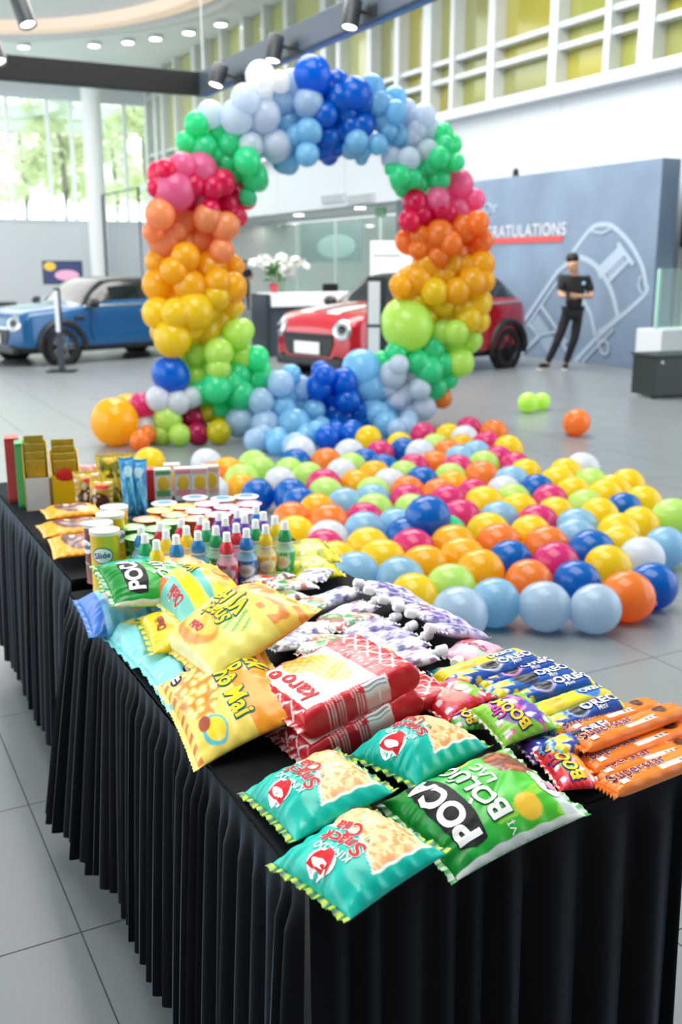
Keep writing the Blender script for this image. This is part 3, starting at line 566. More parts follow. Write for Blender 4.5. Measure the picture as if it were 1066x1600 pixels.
# ------------------------------------------------------------------ balloons
PAL = dict(Y=('yellow', 'ffe22a'), A=('amber', 'ffc822'), O=('orange', 'ff9a42'), B=('royal blue', '0878d2'), P=('magenta pink', 'e83f8c'), W=('white', 'e9eef6'), L=('light blue', 'a5d3ee'), G=('lime green', 'd0f288'), E=('emerald green', '46efaa'),
           K=('pink', 'f87cb2'), R=('crimson', 'ee1c64'), T=('peach orange', 'ffb076'), F=('orange', 'ff9638'), N=('lime green', 'd4f878'), D=('royal blue', '0078e6'), S=('sky blue', '96d8f8'), U=('pale lilac blue', 'e2ecfa'), V=('pale blue', 'c0def6'), M=('magenta', 'c01258'), H=('pale blue', 'c6dcee'), Z=('pure white', 'ffffff'), Q=('olive yellow', 'd9cf1a'))
prof = [(max(1e-4, sin(a)*(1.0-.0*cos(a))), -cos(a)*(1 if cos(a) < 0 else 1.10)) for a in [pi*i/18 for i in range(19)]]
BM = {}
def balloon_mesh(k):
    if k not in BM:
        mb = MB().lathe(prof[:-1]+[(.045, -1.10*cos(pi*17.6/18)*-1*0-1.09)] if False else prof, 28, caps=False)
        mb.lathe([(.03, -1.09), (.06, -1.12), (.085, -1.17), (.03, -1.15)], 10)
        BM[k] = mb.mesh('balloon', mat('balloon_'+PAL[k][0].replace(' ', '_')+'_'+k, PAL[k][1], .15, coat=.4, vary=.03, trans=.48), True)
    return BM[k]
# --- the arch: positions and sizes read off the photo, set in the arch's own upright plane
cA = lambda L: [(200+x/3.331, 80+y/3.331, r/3.331, k) for x, y, r, k in L]
cL = lambda L: [(x/2.369, 350+y/2.369, r/2.369, k) for x, y, r, k in L]
cF = lambda L: [(400+x/2.369, 350+y/2.369, r/2.369, k) for x, y, r, k in L]
cG = lambda L: [(440+x/3.135, 80+y/3.135, r/3.135, k) for x, y, r, k in L]
E_ = lambda k, s: [tuple(map(float, p.split(',')))+(k,) for p in s.split()]
arch = cA(E_('E', '360,375,55 300,470,45 395,500,64 470,415,54 540,480,68 515,590,58 620,570,62 660,650,60 575,640,52 620,755,42 450,545,52') + E_('K', '285,595,60 375,620,80 240,725,97 400,765,60') + E_('R', '170,640,60 200,615,48 150,710,45 490,680,60 585,745,54 515,790,54 440,710,54 550,850,48 340,700,54 320,780,44 430,820,44')
     + E_('T', '165,845,70 285,875,72 415,865,67 510,910,64 385,985,67 190,985,78 490,1035,58 290,990,64 130,940,50 250,930,60') + E_('A', '300,1070,67 155,1095,58 430,1125,77 540,1110,50 160,1215,78 320,1220,78 545,1225,68 470,1200,64 240,1140,64')
     + E_('Z', '690,130,66 790,160,48 700,220,50') + E_('U', '610,250,66 430,330,62 570,340,76 710,335,74 660,450,72 770,490,72 640,490,56') + E_('V', '860,170,62 800,250,66 940,265,66') + E_('S', '840,375,74 940,415,58 860,480,50 810,570,56 935,535,54 900,330,50 880,440,50'))
arch += cL(E_('Y', '585,330,54 655,330,52 720,320,62 800,270,48 805,360,48 640,420,64 760,390,52 600,400,40 850,315,34 700,380,50 760,310,48') + E_('N', '880,405,50 725,480,47 810,475,50 900,490,46 650,500,42 725,570,48 810,535,42 770,520,40') + E_('E', '800,605,53 740,625,42 880,560,44 955,570,50 890,630,50 810,685,50 950,495,42 850,590,45')
     + E_('D', '630,555,62') + E_('W', '585,645,42 660,660,43 710,640,36') + E_('P', '525,672,45') + E_('W', '540,760,48') + E_('N', '620,720,46 665,780,38 600,780,34') + E_('M', '710,715,45 730,775,38') + E_('F', '520,800,35') + E_('Q', '755,700,36 810,770,42') + E_('A', '425,728,81')
     + E_('V', '890,730,53 965,655,46 985,745,50 1040,590,45 945,800,40') + E_('S', '1030,680,46 1020,800,40 830,735,28'))
arch += cF(E_('V', '20,650,44 85,590,47 165,605,43 35,745,52 150,820,46') + E_('S', '100,680,44 80,810,40 140,740,56 215,690,40 225,770,40 160,675,34 260,730,30 180,790,34 130,555,34 110,640,44 60,700,40 190,740,40')
     + E_('D', '235,600,46 255,560,38 325,580,46 285,635,50 315,715,52 385,695,44 395,720,46 350,780,42 265,790,42 300,770,36 225,625,36 280,700,44 340,650,46 370,640,40')
     + E_('S', '390,535,66 410,600,57 420,670,42 490,670,38 480,740,42 440,610,46 450,700,42') + E_('U', '505,555,50 580,555,43 545,625,43 605,610,38 555,690,46 620,680,46 485,610,34 530,520,34 520,650,36') + E_('V', '560,750,38 520,760,34')
     + E_('E', '520,475,38 580,470,46 650,460,46 470,510,38 640,540,50 690,520,44 660,600,46 710,570,38 600,510,42 620,570,42') + E_('F', '685,640,36') + E_('N', '560,375,86 715,430,52 790,430,44 755,510,49 690,400,42 740,400,42')
     + E_('Y', '625,340,46 700,340,44 785,350,46 825,360,38 820,290,50 740,260,44 660,250,46 600,290,42 690,290,44 760,310,44') + E_('A', '535,225,38 595,205,52 560,245,42 630,150,47 700,195,47 745,245,42 800,210,47 835,145,42 770,160,44 845,210,38 660,190,42 720,150,44'))
arch += cG(E_('D', '150,115,80 205,170,70 275,150,48 355,210,72 280,230,62 310,295,58 395,250,54 395,360,54 215,310,54 300,395,50 225,420,54 210,480,48 255,470,44 340,370,50 260,350,54') + E_('S', '370,440,48 340,480,42 400,490,34 440,180,57 470,250,48 555,230,50 490,340,45 560,295,47 565,410,50 470,455,43 420,300,38 520,390,42 510,270,46')
     + E_('U', '610,290,47 650,340,52 700,310,48 720,380,50 635,420,48 715,490,50 625,525,48 540,520,47 660,390,46 680,440,46 590,470,44') + E_('E', '790,400,43 800,465,47 835,455,42 770,520,47 855,545,38 770,625,52 670,575,48 580,610,48 675,650,38 600,670,43 535,580,28 730,560,44 640,620,44 800,540,44')
     + E_('K', '870,650,62 765,725,52 860,775,53 945,725,46') + E_('R', '655,740,56 625,830,48 720,830,50 690,800,44 810,790,44 780,770,44') + E_('F', '620,930,57 680,905,47 775,895,62 890,870,62 960,840,52 980,930,52 670,970,44 765,1005,47 855,990,57 930,960,44 830,940,50 720,950,46'))
base = on_z(300, 690)
ar = thing('balloon_arch', 'large rainbow balloon ring arch standing on the showroom floor', 'balloon arch', base)
ring_c = Vector((495, 400)); placed = []
rnd = random.Random(5)
for n, (px, py, r, k) in enumerate(arch):
    D0 = 9.25+(px-300)*.0018
    v = Vector((px, py))-ring_c
    D = D0+rnd.uniform(-.16, .12); rr = r*1.10*D/FPX
    p = on_d(px, py, D)
    if p.z < rr+.01: q = ray(px, py); s = CAM_H/(-q.z+(r*1.10)/FPX); p = _C+q*s; rr = r*1.10*s/FPX
    placed.append((p, rr, k))
# inner and rear balloons that give the garland its thickness
for i, (p, r, k) in enumerate(list(placed)):
    if i % 3 < 2: b = p+_fh*(r*1.9+rnd.uniform(0, .12))+_rt*rnd.uniform(-.05, .05)+Vector((0, 0, rnd.uniform(-.05, .05))); b.z = max(b.z, r*.9+.02); placed.append((b, r*.86, k))
for p, r, k in placed:
    o = link('balloon', balloon_mesh(k), ar, p-base); o.scale = (r, r, r*rnd.uniform(.96, 1.03))
    o.rotation_euler = (rnd.uniform(-1, 1), rnd.uniform(-1, 1), rnd.uniform(0, 6))
# the hoop the balloons are tied to
hp = [on_d(495+200*cos(a), 405-235*sin(a), 9.75+.0018*(200*cos(a))) for a in [2*pi*i/48 for i in range(48)]]
MB().tube([(p-base)[:] for p in hp], .02, 8, True).build('hoop', mat('hoop_white', 'd8dcde', .5), ar, True)

# --- loose balloons on the floor
FB = []
for k, s in dict(Y='718,127 855,155 400,550 715,625 740,665 580,665', P='770,195 540,340 880,405 700,490 545,610', B='885,185 705,232 790,262 415,240 255,375 385,380 410,410 885,565', W='635,195 420,180 600,285 330,320 810,335 540,585 25,360 5,235', O='525,238 880,360 545,500 390,490 30,300',
        G='455,300 640,255 870,290 215,245 255,270 160,310 335,275 495,370 735,370 770,450 880,450', A='750,295 655,335 120,275 165,355 510,445', L='600,425 735,400 830,515 700,540 680,715 855,745').items():
    FB += [(320+float(a)/2.805, 640+float(b)/2.805, k) for a, b in (p.split(',') for p in s.split())]
for k, s in dict(P='65,100 232,80 288,140 345,205 190,238 410,225 25,232 245,335 550,365 160,370 205,430 500,455 570,610 10,552', Y='145,103 385,155 455,252 580,290 610,252 645,330 285,375 425,400 575,415 300,485 475,490 740,420 760,345 800,320 850,295 915,370 900,455 815,485 825,535 770,615 30,730', A='220,147 165,305 170,540 195,590 275,640 65,620',
        O='333,93 145,172 80,222 290,270 125,335 345,530 545,540 465,675 850,730', W='215,115 30,172 375,325 670,232 910,580', L='260,178 195,198 380,285 350,435 650,465 650,510 1000,540 335,755', G='100,150 295,220 170,270 705,292 420,360 670,380 1030,425 145,700', B='50,290 485,320 840,395 705,560 395,595 650,680 955,690', E='150,490', H='730,778 532,770 195,800').items():
    FB += [(640+float(a)/2.502, 640+float(b)/2.502, k) for a, b in (p.split(',') for p in s.split())]
FB += [(235, 722, 'Y')]
TOPS = [(669, 809, 'B', 'large royal blue balloon riding on top of the pile centre', .128, .235)]
pos = []
for px, py, k in FB:
    rr = .119*rnd.uniform(.95, 1.05); p = on_z(px, py, rr); pos.append([p.x, p.y, rr, k, px, py])
for it in range(160):
    for i in range(len(pos)):
        for j in range(i):
            a, b = pos[i], pos[j]; dx, dy = a[0]-b[0], a[1]-b[1]; d = sqrt(dx*dx+dy*dy)+1e-6; m = (a[2]+b[2])*.97
            if d < m: s = (m-d)/2/d*.5; a[0] += dx*s; a[1] += dy*s; b[0] -= dx*s; b[1] -= dy*s
    for a in pos:
        q = Vector((a[0], a[1])); 
        if q.x < 1.45 and q.y < 4.3: a[0] = 1.45
ORD = ['first', 'second', 'third', 'fourth', 'fifth', 'sixth', 'seventh', 'eighth', 'ninth', 'tenth', 'eleventh', 'twelfth', 'thirteenth', 'fourteenth', 'fifteenth']
rows = {}
for a in pos:
    px, py = project((a[0], a[1], a[2])); zone = 'at the far side' if py < 745 else ('in the middle' if py < 830 else 'at the near side'); rows.setdefault((zone, PAL[a[3]][0]), []).append((px, a))
for (zone, cn), L in rows.items():
    L.sort(key=lambda q: q[0])
    for i, (px, a) in enumerate(L):
        lab = '%s balloon %s of the floor pile' % (cn, zone)+(', %s such one from left' % ORD[i] if len(L) > 1 else ', only such one')
        o = link('balloon', balloon_mesh(a[3]), None, (a[0], a[1], a[2])); o.scale = (a[2],)*3; tag(o, lab, 'balloon', 'loose balloons on the floor')
        o.rotation_euler = (rnd.uniform(1.2, 1.9), 0, rnd.uniform(0, 6)); o.location.z = a[2]*1.0
for px, py, k, lab, rr, zz in TOPS: p = on_z(px, py, zz); o = link('balloon', balloon_mesh(k), None, p); o.scale = (rr,)*3; o.rotation_euler = (1.5, 0, 2); tag(o, lab, 'balloon', 'loose balloons on the floor')
for px, py, r, k, lab, rot in [(826, 629, 16, 'N', 'left lime green balloon of the pair alone on the grey floor', (0, 1.3, 0)), (847, 627, 13.5, 'N', 'right smaller lime green balloon of the pair alone on the grey floor', (0, 1, 1)), (902, 660, 21, 'O', 'single orange balloon lying on the open floor near the cabinet', (0, .75, -YAW-.3))]:
    q = ray(px, py); s = CAM_H/(-q.z+r/FPX); p = _C+q*s; rr = r*s/FPX; o = link('balloon', balloon_mesh(k), None, (p.x, p.y, rr*1.02)); o.scale = (rr,)*3; o.rotation_euler = rot; tag(o, lab, 'balloon', 'loose balloons on the floor')

# ------------------------------------------------------------------ skirted tables
TZ = .75
Mvel = mat('black_velvet', '05070a', .55, sheen=.24, vary=.12, scale=30, spec=.1); Mtop = mat('black_cloth', '090b0e', .8, sheen=.05, vary=.1, scale=40, spec=.15); Mply = mat('plywood', '9a7b58', .6)
def skirt(parent, A, B, n, seed, pitch, hem=.12, amp=.022, flare=None, top=.742):
    A, B, n = Vector(A), Vector(B), Vector(n); L = (B-A).length; d = (B-A)/L; r = random.Random(seed)
    cuts = [0.]
    while cuts[-1] < L: cuts.append(cuts[-1]+pitch*r.uniform(.55, 1.45))
    cuts[-1] = L; am = [r.uniform(.55, 1.25) for _ in cuts]; hh = [r.uniform(-.012, .012) for _ in cuts]; ph = [r.uniform(.3, .7) for _ in cuts]
    ss = []
    for i in range(len(cuts)-1):
        for k in range(8): ss.append((cuts[i]+(cuts[i+1]-cuts[i])*k/8, i, k/8))
    ss.append((L, len(cuts)-2, 1.)); zs = [1, .985, .955, .93, .88, .8, .68, .54, .4, .25, .12, .04, 0]; vs = []; fs = []
    for s, i, u in ss:
        w = sin(pi*u)**.8; uu = u**(1 if ph[i] > .5 else 1.3); w = .35*w+.65*(sin(pi*uu)**1.5)
        for z in zs:
            fall = 1-z; g = min(1, fall/.12)**1.2*(.35+.65*fall**.7) if fall > .045 else .03
            off = amp*am[i]*w*g*1.6+.004+.012*fall
            if flare: off += flare(s/L)*fall
            p = A+d*s+n*off; p.z = hem+hh[i]*(1-z)+(top-hem)*z; vs.append(tuple(p))
    m = len(zs)
    for a in range(len(ss)-1):
        for k in range(m-1): fs.append((a*m+k, (a+1)*m+k, (a+1)*m+k+1, a*m+k+1))
    mb = MB().add(vs, fs); o = mb.build('skirt', Mvel, parent, True); return o
def table(label, x0, x1, y0, y1, hem, pitch, flare=None, seed=1):
    t = thing('skirted_table', label, 'table', (x0, y0, 0), group='snack tables'); w = x1-x0; l = y1-y0
    MB().box((w/2, l/2, TZ-.02), (w-.03, l-.03, .03)).build('table_top', Mply, t)
    for x in (.08, w-.08):
        for y in (.1, l-.1): MB().tube([(x, y, 0), (x, y, TZ-.035)], .014, 8).build('leg', Malu, t)
    MB().box((w/2, l/2, TZ-.0045), (w+.004, l+.004, .009), bev=.004).build('top_cloth', Mtop, t)
    skirt(t, (0, l, 0), (0, 0, 0), (-1, 0, 0), seed, pitch, hem, .022, flare); skirt(t, (0, 0, 0), (w, 0, 0), (0, -1, 0), seed+1, pitch*2.0, hem, .018)
    skirt(t, (w, 0, 0), (w, l, 0), (1, 0, 0), seed+2, pitch, hem); skirt(t, (w, l, 0), (0, l, 0), (0, 1, 0), seed+3, pitch, hem)
    return t
T1 = table('near black skirted table crowded with chip bags and candy', .531, 1.266, 1.122, 2.59, .12, .042, lambda u: .07*max(0, 1-u/.32)**.7 if u < .32 else 0, 3)
T2 = table('far black skirted table carrying boxes, cans and pie packets', .56, 1.29, 2.70, 4.12, .11, .075, None, 11)

# ------------------------------------------------------------------ printed packs
Mfoil = mat('printed_foil', 'ffffff', .30, coat=.06, attr='print', bump=.06, scale=60, spec=.4); Mfoil2 = mat('printed_paper', 'ffffff', .42, attr='print')
ink = lambda n, c: mat('ink_'+n, c, .5, spec=.2, vary=0)
def L3(c): return np.array(lin(c))
def mixc(C, m, c): m = np.clip(m, 0, 1)[..., None]; return C*(1-m)+L3(c)*m
def colored(me, C):
    at = me.color_attributes.new('print', 'FLOAT_COLOR', 'POINT'); a = np.ones((len(C), 4), np.float32); a[:, :3] = C; at.data.foreach_set('color', a.ravel())
def frame4(bl, br, tr, tl):
    bl, br, tr, tl = map(Vector, (bl, br, tr, tl)); c = (bl+br+tr+tl)/4; x = ((br-bl)+(tr-tl))/2; y = ((tl-bl)+(tr-br))/2; w, h = x.length, y.length
    z = x.cross(y).normalized(); x.normalize(); y = z.cross(x); M = Matrix((x, y, z)).transposed().to_4x4(); M.translation = c; return M, w, h
class Bag:
    """pillow pack; local x = reading direction, y = up the artwork, z = out of the printed face"""
    def __init__(s, name, label, cat, M, w, h, T, design, res=(44, 56), pu=2.2, pv=3., eu=.6, ev=.6, pinch=.07, wr=.004, seal=('ffffff', None), sealw=.011, group=None, seed=1, m=None, low=.35, dent=.25):
        s.t = thing(name, label, cat, group=group, M=M); s.w, s.h, s.T = w, h, T; s.pu, s.pv, s.eu, s.ev, s.pinch, s.wr, s.low, s.seed, s.dent = pu, pv, eu, ev, pinch, wr, low, seed, dent
        nu, nv = res; U = np.sin(np.linspace(-pi/2, pi/2, nu))[:, None]*np.ones((1, nv)); V = np.ones((nu, 1))*np.sin(np.linspace(-pi/2, pi/2, nv))[None, :]
        U = .6*U+.4*np.linspace(-1, 1, nu)[:, None]; V = .6*V+.4*np.linspace(-1, 1, nv)[None, :]
        X, Y = s.xy(U, V); Zt = s.top(U, V); Zb = s.bot(U, V)
        P = np.stack([X, Y, Zt], -1).reshape(-1, 3); Q = np.stack([X, Y, Zb], -1).reshape(-1, 3)
        idx = np.arange(nu*nv).reshape(nu, nv); a = idx[:-1, :-1].ravel(); b = idx[1:, :-1].ravel(); c = idx[1:, 1:].ravel(); d = idx[:-1, 1:].ravel(); n = nu*nv
        F = np.concatenate([np.stack([a, b, c, d], 1), np.stack([a, d, c, b], 1)+n])
        me = bpy.data.meshes.new('pouch'); me.from_pydata(np.concatenate([P, Q]).tolist(), [], F.tolist()); me.materials.append(m or Mfoil)
        C = design((U+1)/2, (V+1)/2).reshape(-1, 3); B = C*.0+np.median(C, 0); colored(me, np.concatenate([C, .6*B+.4*C]))
        bm = bmesh.new(); bm.from_mesh(me); bmesh.ops.remove_doubles(bm, verts=bm.verts[:], dist=1e-5); bm.normal_update()
        for f in bm.faces: f.smooth = True
        bm.to_mesh(me); bm.free(); link('pouch', me, s.t)
        if sealw:
            for sg in (-1, 1): s.seal(sg, sealw, seal)
    def xy(s, U, V): return s.w/2*U*(1-s.pinch*(1-V*V)), s.h/2*V*(1-s.pinch*.7*(1-U*U))
    def env(s, U, V): return np.maximum(0, 1-np.abs(U)**s.pu)**s.eu*np.maximum(0, 1-np.abs(V)**s.pv)**s.ev
    def top(s, U, V):
        U, V = np.asarray(U, float), np.asarray(V, float); e = s.env(U, V); k = s.seed
        wr = s.wr*np.exp(-(1-np.abs(V))/.22)*np.sin(U*23+np.sin(U*7+k)*2+k+np.sign(V))*(1-np.abs(U)**6)+s.wr*.8*np.exp(-(1-np.abs(U))/.16)*np.sin(V*19+k*2)*(1-np.abs(V)**6)
        dn = s.dent*(vnoise(U*1.6+5+k, V*1.8+9+k, k)-.5)+.10*(vnoise(U*4+3, V*4+k, k+1)-.5)
        cr = -.10*np.exp(-((U*.8+V*.6-.25*np.sin(k))/.06)**2)*np.exp(-((U-V)/.7)**2)
        return s.T*(1-s.low)*e*(1+dn+cr)+wr*np.minimum(1, e*3)
    def bot(s, U, V): return -s.T*s.low*np.minimum(1, s.env(U, V)*1.15)
    def at(s, x, y, off=.0012):
        x, y = np.asarray(x, float), np.asarray(y, float); V = y/(s.h/2); U = x/(s.w/2)
        for _ in range(2): U_ = x/(s.w/2)/(1-s.pinch*(1-V*V)); V = y/(s.h/2)/(1-s.pinch*.7*(1-U_*U_)); U = U_
        return (x, y, s.top(np.clip(U, -.995, .995), np.clip(V, -.995, .995))+off)
    def seal(s, sg, wd, cols):
        n = max(12, int(s.w/.0045)); vs = []; C = []; fs = []
        for i in range(n+1):
            U = -1+2*i/n; x, y = s.xy(U, float(sg)); z = .0014*sin(U*19+s.seed)
            for j, q in enumerate((0, .5, 1.)):
                zz = z*(1+q*1.5); yy = y+sg*wd*q-(sg*wd*.18 if (j == 2 and i % 2) else 0)
                for e in (-.0008, .0008): vs.append((x, yy, zz+e)); C.append(lin(cols[1] if cols[1] and (i//2) % 2 else cols[0]))
        for i in range(n):
            for j in range(2):
                a = i*6+j*2; fs += [(a+1, a+7, a+9, a+3), (a, a+2, a+8, a+6)]
            a = i*6; fs.append((a+4, a+5, a+11, a+10)); fs.append((a, a+6, a+7, a+1))
        fs += [(0, 1, 3, 2), (2, 3, 5, 4)]; b = n*6; fs += [(b, b+2, b+3, b+1), (b+2, b+4, b+5, b+3)]
        me = bpy.data.meshes.new('seal'); me.from_pydata(vs, [], fs); me.materials.append(Mfoil); colored(me, np.array(C)); me.update(); link('seal', me, s.t)
    def text(s, txt, size, m, at, rot=0, outline=None, ow=.05, sx=1., bold=.01):
        a = ((at[0]-.5)*s.w, (at[1]-.5)*s.h)
        if outline: lettering(txt, size, outline, s.t, lambda x, y: s.at(x, y, .0012), bold+ow, 'lettering_outline', rot, a, sx)
        return lettering(txt, size, m, s.t, lambda x, y: s.at(x, y, .0021), bold, 'lettering', rot, a, sx)
    def patch(s, pts, m, nm='printed_mark', off=.0014, at=None, rot=0, sub=2):
        mb = MB(); c, q = cos(rot), sin(rot); a0 = ((at[0]-.5)*s.w, (at[1]-.5)*s.h) if at else (0, 0); P = [(a0[0]+x*c-y*q, a0[1]+x*q+y*c) for x, y in pts]
        bm = bmesh.new(); f = bm.faces.new([bm.verts.new((x, y, 0)) for x, y in P]); bmesh.ops.triangulate(bm, faces=[f])
        for _ in range(sub):
            es = [e for e in bm.edges if e.calc_length() > .012]
            if es: bmesh.ops.subdivide_edges(bm, edges=es, cuts=1); bmesh.ops.triangulate(bm, faces=bm.faces[:])
        bv = np.array([v.co[:2] for v in bm.verts]); bz = s.at(bv[:, 0], bv[:, 1], off)[2]
        for v, z_ in zip(bm.verts, bz): v.co.z = z_
        me = bpy.data.meshes.new(nm); bm.to_mesh(me); bm.free(); me.materials.append(m); return link(nm, me, s.t)
circ = lambda r, n=20, sy=1.: [(r*cos(2*pi*i/n), r*sy*sin(2*pi*i/n)) for i in range(n)]
def corners(px4, z4):
    if not isinstance(z4, (tuple, list)): z4 = (z4,)*4
    return [on_z(x, y, z) for (x, y), z in zip(px4, z4)]
def blob(a, b, ca, cb, ra, rb, soft=.15): return 1/(1+np.exp((np.sqrt(((a-ca)/ra)**2+((b-cb)/rb)**2)-1)/soft*2.2))
def base_c(a, c): return np.ones(a.shape+(3,))*L3(c)
Rd, Yl, Wh, Bk, Gn, Bl, Wn = ink('red', 'd3202a'), ink('yellow', 'f7d21e'), ink('white', 'fbfbf8'), ink('black', '15161a'), ink('green', '1c9a3f'), ink('navy', '1b2f86'), ink('wine', '9c1b3c')
# teal crab crackers
def d_teal(a, b):
    C = base_c(a, '00b9a6'); tp = np.where(a < .42, .62-.5*(a-.1), .455); reg = (a > .10)*(a < .96)*(b < tp)*(b > .07); C = mixc(C, (a > .08)*(a < .975)*(b < tp+.02)*(b > .055), 'f4f7ee'); C = mixc(C, reg, 'f2cf94')
    sp = vnoise(a*30, b*34, 4); C = mixc(C, reg*(sp > .70)*.8, 'e8924c'); C = mixc(C, reg*(sp < .2)*.7, 'fbe6bd'); C = mixc(C, reg*(vnoise(a*60, b*60, 9) > .85), 'd9702c'); return C
for i, (lab, px4, z, T, sd) in enumerate([
    ('teal crab snack bag hanging over the near corner of the table', [(705, 1335), (560, 1262), (432, 1350), (540, 1438)], (.803, .785, .755, .773), .068, 1),
    ('teal crab snack bag lying at the left table edge in front of the red packs', [(622, 1240), (515, 1172), (387, 1240), (455, 1314)], (.807, .79, .755, .777), .066, 2),
    ('teal crab snack bag leaning between the red packs and the green bag', [(768, 1168), (655, 1128), (548, 1180), (648, 1228)], (.802, .788, .779, .792), .085, 3)]):
    M, w, h = frame4(*corners(px4, z)); B = Bag('snack_bag', lab, 'snack bag', M, w, h, T, d_teal, (80, 80), seal=('b5d23a', '1f6a4a'), group='teal crab snack bags', seed=sd, wr=.005)
    B.text('Snack', .185*w, Rd, (.50, .60), .06, Wh, .03, bold=.02); B.text('vị', .07*w, ink('teal', '0a6f69'), (.34, .475)); B.text('Cua', .175*w, Rd, (.58, .46), .06, Wh, .03, bold=.02); B.text('KINH DO', .09*w, Wh, (.48, .725), .06, bold=.01)
    B.patch(circ(.027, 20, .72), Wh, at=(.48, .845)); bowl = [(-.021, .008)]+[(.021*cos(t), .006+.012*sin(t)*-1) for t in [pi-pi*k/10 for k in range(11)]]
    B.patch([(-.022, .012), (-.02, -.004), (-.014, -.013), (-.009, -.02), (-.005, -.013), (0, -.012), (.004, -.022), (.008, -.013), (.014, -.012), (.02, -.003), (.022, .012)], Rd, at=(.48, .845), off=.0026); B.patch(circ(.017, 16, .35), Wh, at=(.48, .865), off=.0034)
    B.patch([(-.012, -.006), (.012, -.006), (.012, .006), (-.012, .006)], Rd, at=(.88, .13))
# big green beef chip bags
def d_poca(a, b):
    C = base_c(a, '19a83b'); C = mixc(C, np.clip((.75-b)*1.6, 0, 1)*.8, '5fd12e'); st = vnoise(a*9+b*3, b*2.5, 3); C = mixc(C, (st > .62)*(b < .65)*.55, 'b7ea4a'); C = mixc(C, (b > .86)*.6, '0c7a2c')
    C = mixc(C, blob(a, b, .68, .17, .24, .16, .05), '7c3a22'); C = mixc(C, blob(a, b, .68, .17, .22, .15, .05)*(vnoise(a*18, b*18, 5) > .55), 'b4623e'); C = mixc(C, blob(a, b, .68, .17, .2, .13, .05)*(vnoise(a*24, b*24, 8) > .72), '4d1f14')
    C = mixc(C, blob(a, b, .16, .34, .10, .09, .05), 'f6c63a'); C = mixc(C, blob(a, b, .93, .42, .07, .06, .05), 'f4b93a'); C = mixc(C, ((a < .45)*(b < .13)).astype(float), 'c9d2cf'); C = mixc(C, (a < .03).astype(float), 'e8ece8'); return C
for lab, px4, z, T, sd in [('large green beef chip bag at the front edge of the table', [(915, 1272), (782, 1170), (597, 1255), (716, 1380)], (.788, .809, .779, .755), .075, 4),
                           ('green chip bag half under yellow bags at the far end of the near table', [(335, 925), (318, 880), (150, 893), (205, 972)], (.835, .87, .90, .85), .07, 5)]:
    M, w, h = frame4(*corners(px4, z)); B = Bag('snack_bag', lab, 'snack bag', M, w, h, T, d_poca, (90, 90), seal=('1f9a3a', 'cfe8cf'), group='green beef chip bags', seed=sd)
    B.patch([(-.40*w, -.11*w), (-.2*w, -.15*w), (.2*w, -.14*w), (.37*w, -.11*w), (.40*w, .07*w), (.2*w, .12*w), (-.1*w, .13*w), (-.37*w, .12*w), (-.42*w, .0)], Bk, at=(.52, .79), sub=4)
    B.text('POCA', .27*w, Wh, (.52, .79), 0, bold=.04); B.text('BO', .24*w, Wh, (.34, .53), .0, ink('deep_green', '0b6b2a'), .03, bold=.03); B.patch([(-.045*w, .03*w), (-.005*w, -.015*w), (.015*w, -.005*w), (-.02*w, .04*w)], Wh, at=(.42, .53+.125*w/h)); B.text('LÚC', .20*w, Wh, (.70, .545), 0, ink('deep_green', '0b6b2a'), .03, bold=.03); B.text('LẮC', .135*w, Wh, (.62, .41), 0, bold=.025); B.text('VỊ', .07*w, Wh, (.10, .52)); B.text('MOO', .06*w, Wh, (.38, .16), bold=.02)
    B.patch(circ(.022, 18, .8), Wh, at=(.28, .12)); B.patch(circ(.012, 12, .7), ink('pink_nose', 'e7a1c0'), at=(.28, .10), off=.0028); 
    for dx in (-.008, .008): B.patch(circ(.003, 8), Bk, at=(.28+dx/w, .14), off=.003)
# yellow cheese puff bags
def d_cheese(a, b):
    C = base_c(a, 'f7d860'); C = mixc(C, (b > .58).astype(float), 'f39a22'); C = mixc(C, blob(a, b, .40, .25, .36, .19, .05), 'f2a63a'); cell = cellmap(a*13, b*10, 6); bl_ = (blob(a, b, .40, .27, .38, .22, .05) > .5); C = mixc(C, bl_*(cell < .42), 'f8cf70'); C = mixc(C, bl_*(cell < .22), 'fde6ae'); C = mixc(C, bl_*(cell > .55), 'd98427')
    C = mixc(C, blob(a, b, .86, .26, .11, .12, .05), '4fb9c0'); C = mixc(C, blob(a, b, .86, .27, .085, .09, .05), 'f8d21c'); C = mixc(C, blob(a, b, .78, .19, .06, .06, .05), 'a5482a')
    C = mixc(C, ((b < .06)*(np.sin(a*60) > .2)).astype(float), 'd8702a'); C = mixc(C, (a < .02).astype(float), 'f4ecc8'); return C
def corn_logo(B, at): B.patch(circ(.016, 18, .8), ink('navy_logo', '15264d'), at=at); B.patch([(-.011, .001), (.011, .001), (.009, .008), (-.009, .008)], Wh, at=at, off=.003); B.patch([(-.009, -.008), (.009, -.008), (.012, -.003), (-.012, -.003)], Wh, at=at, off=.003)
M, w, h = frame4(*corners([(245, 1072), (318, 1202), (470, 1120), (400, 1000)], (.783, .755, .82, .853)))
B = Bag('snack_bag', 'yellow and orange cheese puff bag hanging over the left table edge', 'snack bag', M, w, h, .07, d_cheese, (110, 110), seal=('f6e27a', 'f6e27a'), group='yellow puff bags', seed=6)
dk = ink('teal_dark', '0f6a72')
B.text('Snack', .050, Yl, (.30, .86), 0, dk, .05, bold=.03); B.text('Bắp', .050, Yl, (.34, .70), 0, dk, .05, bold=.03); B.text('Phô Mai', .050, Yl, (.58, .55), 0, dk, .05, bold=.03); B.text('Oishi', .026, Rd, (.10, .88), 0, Wh, .03, bold=.03); corn_logo(B, (.16, .15))
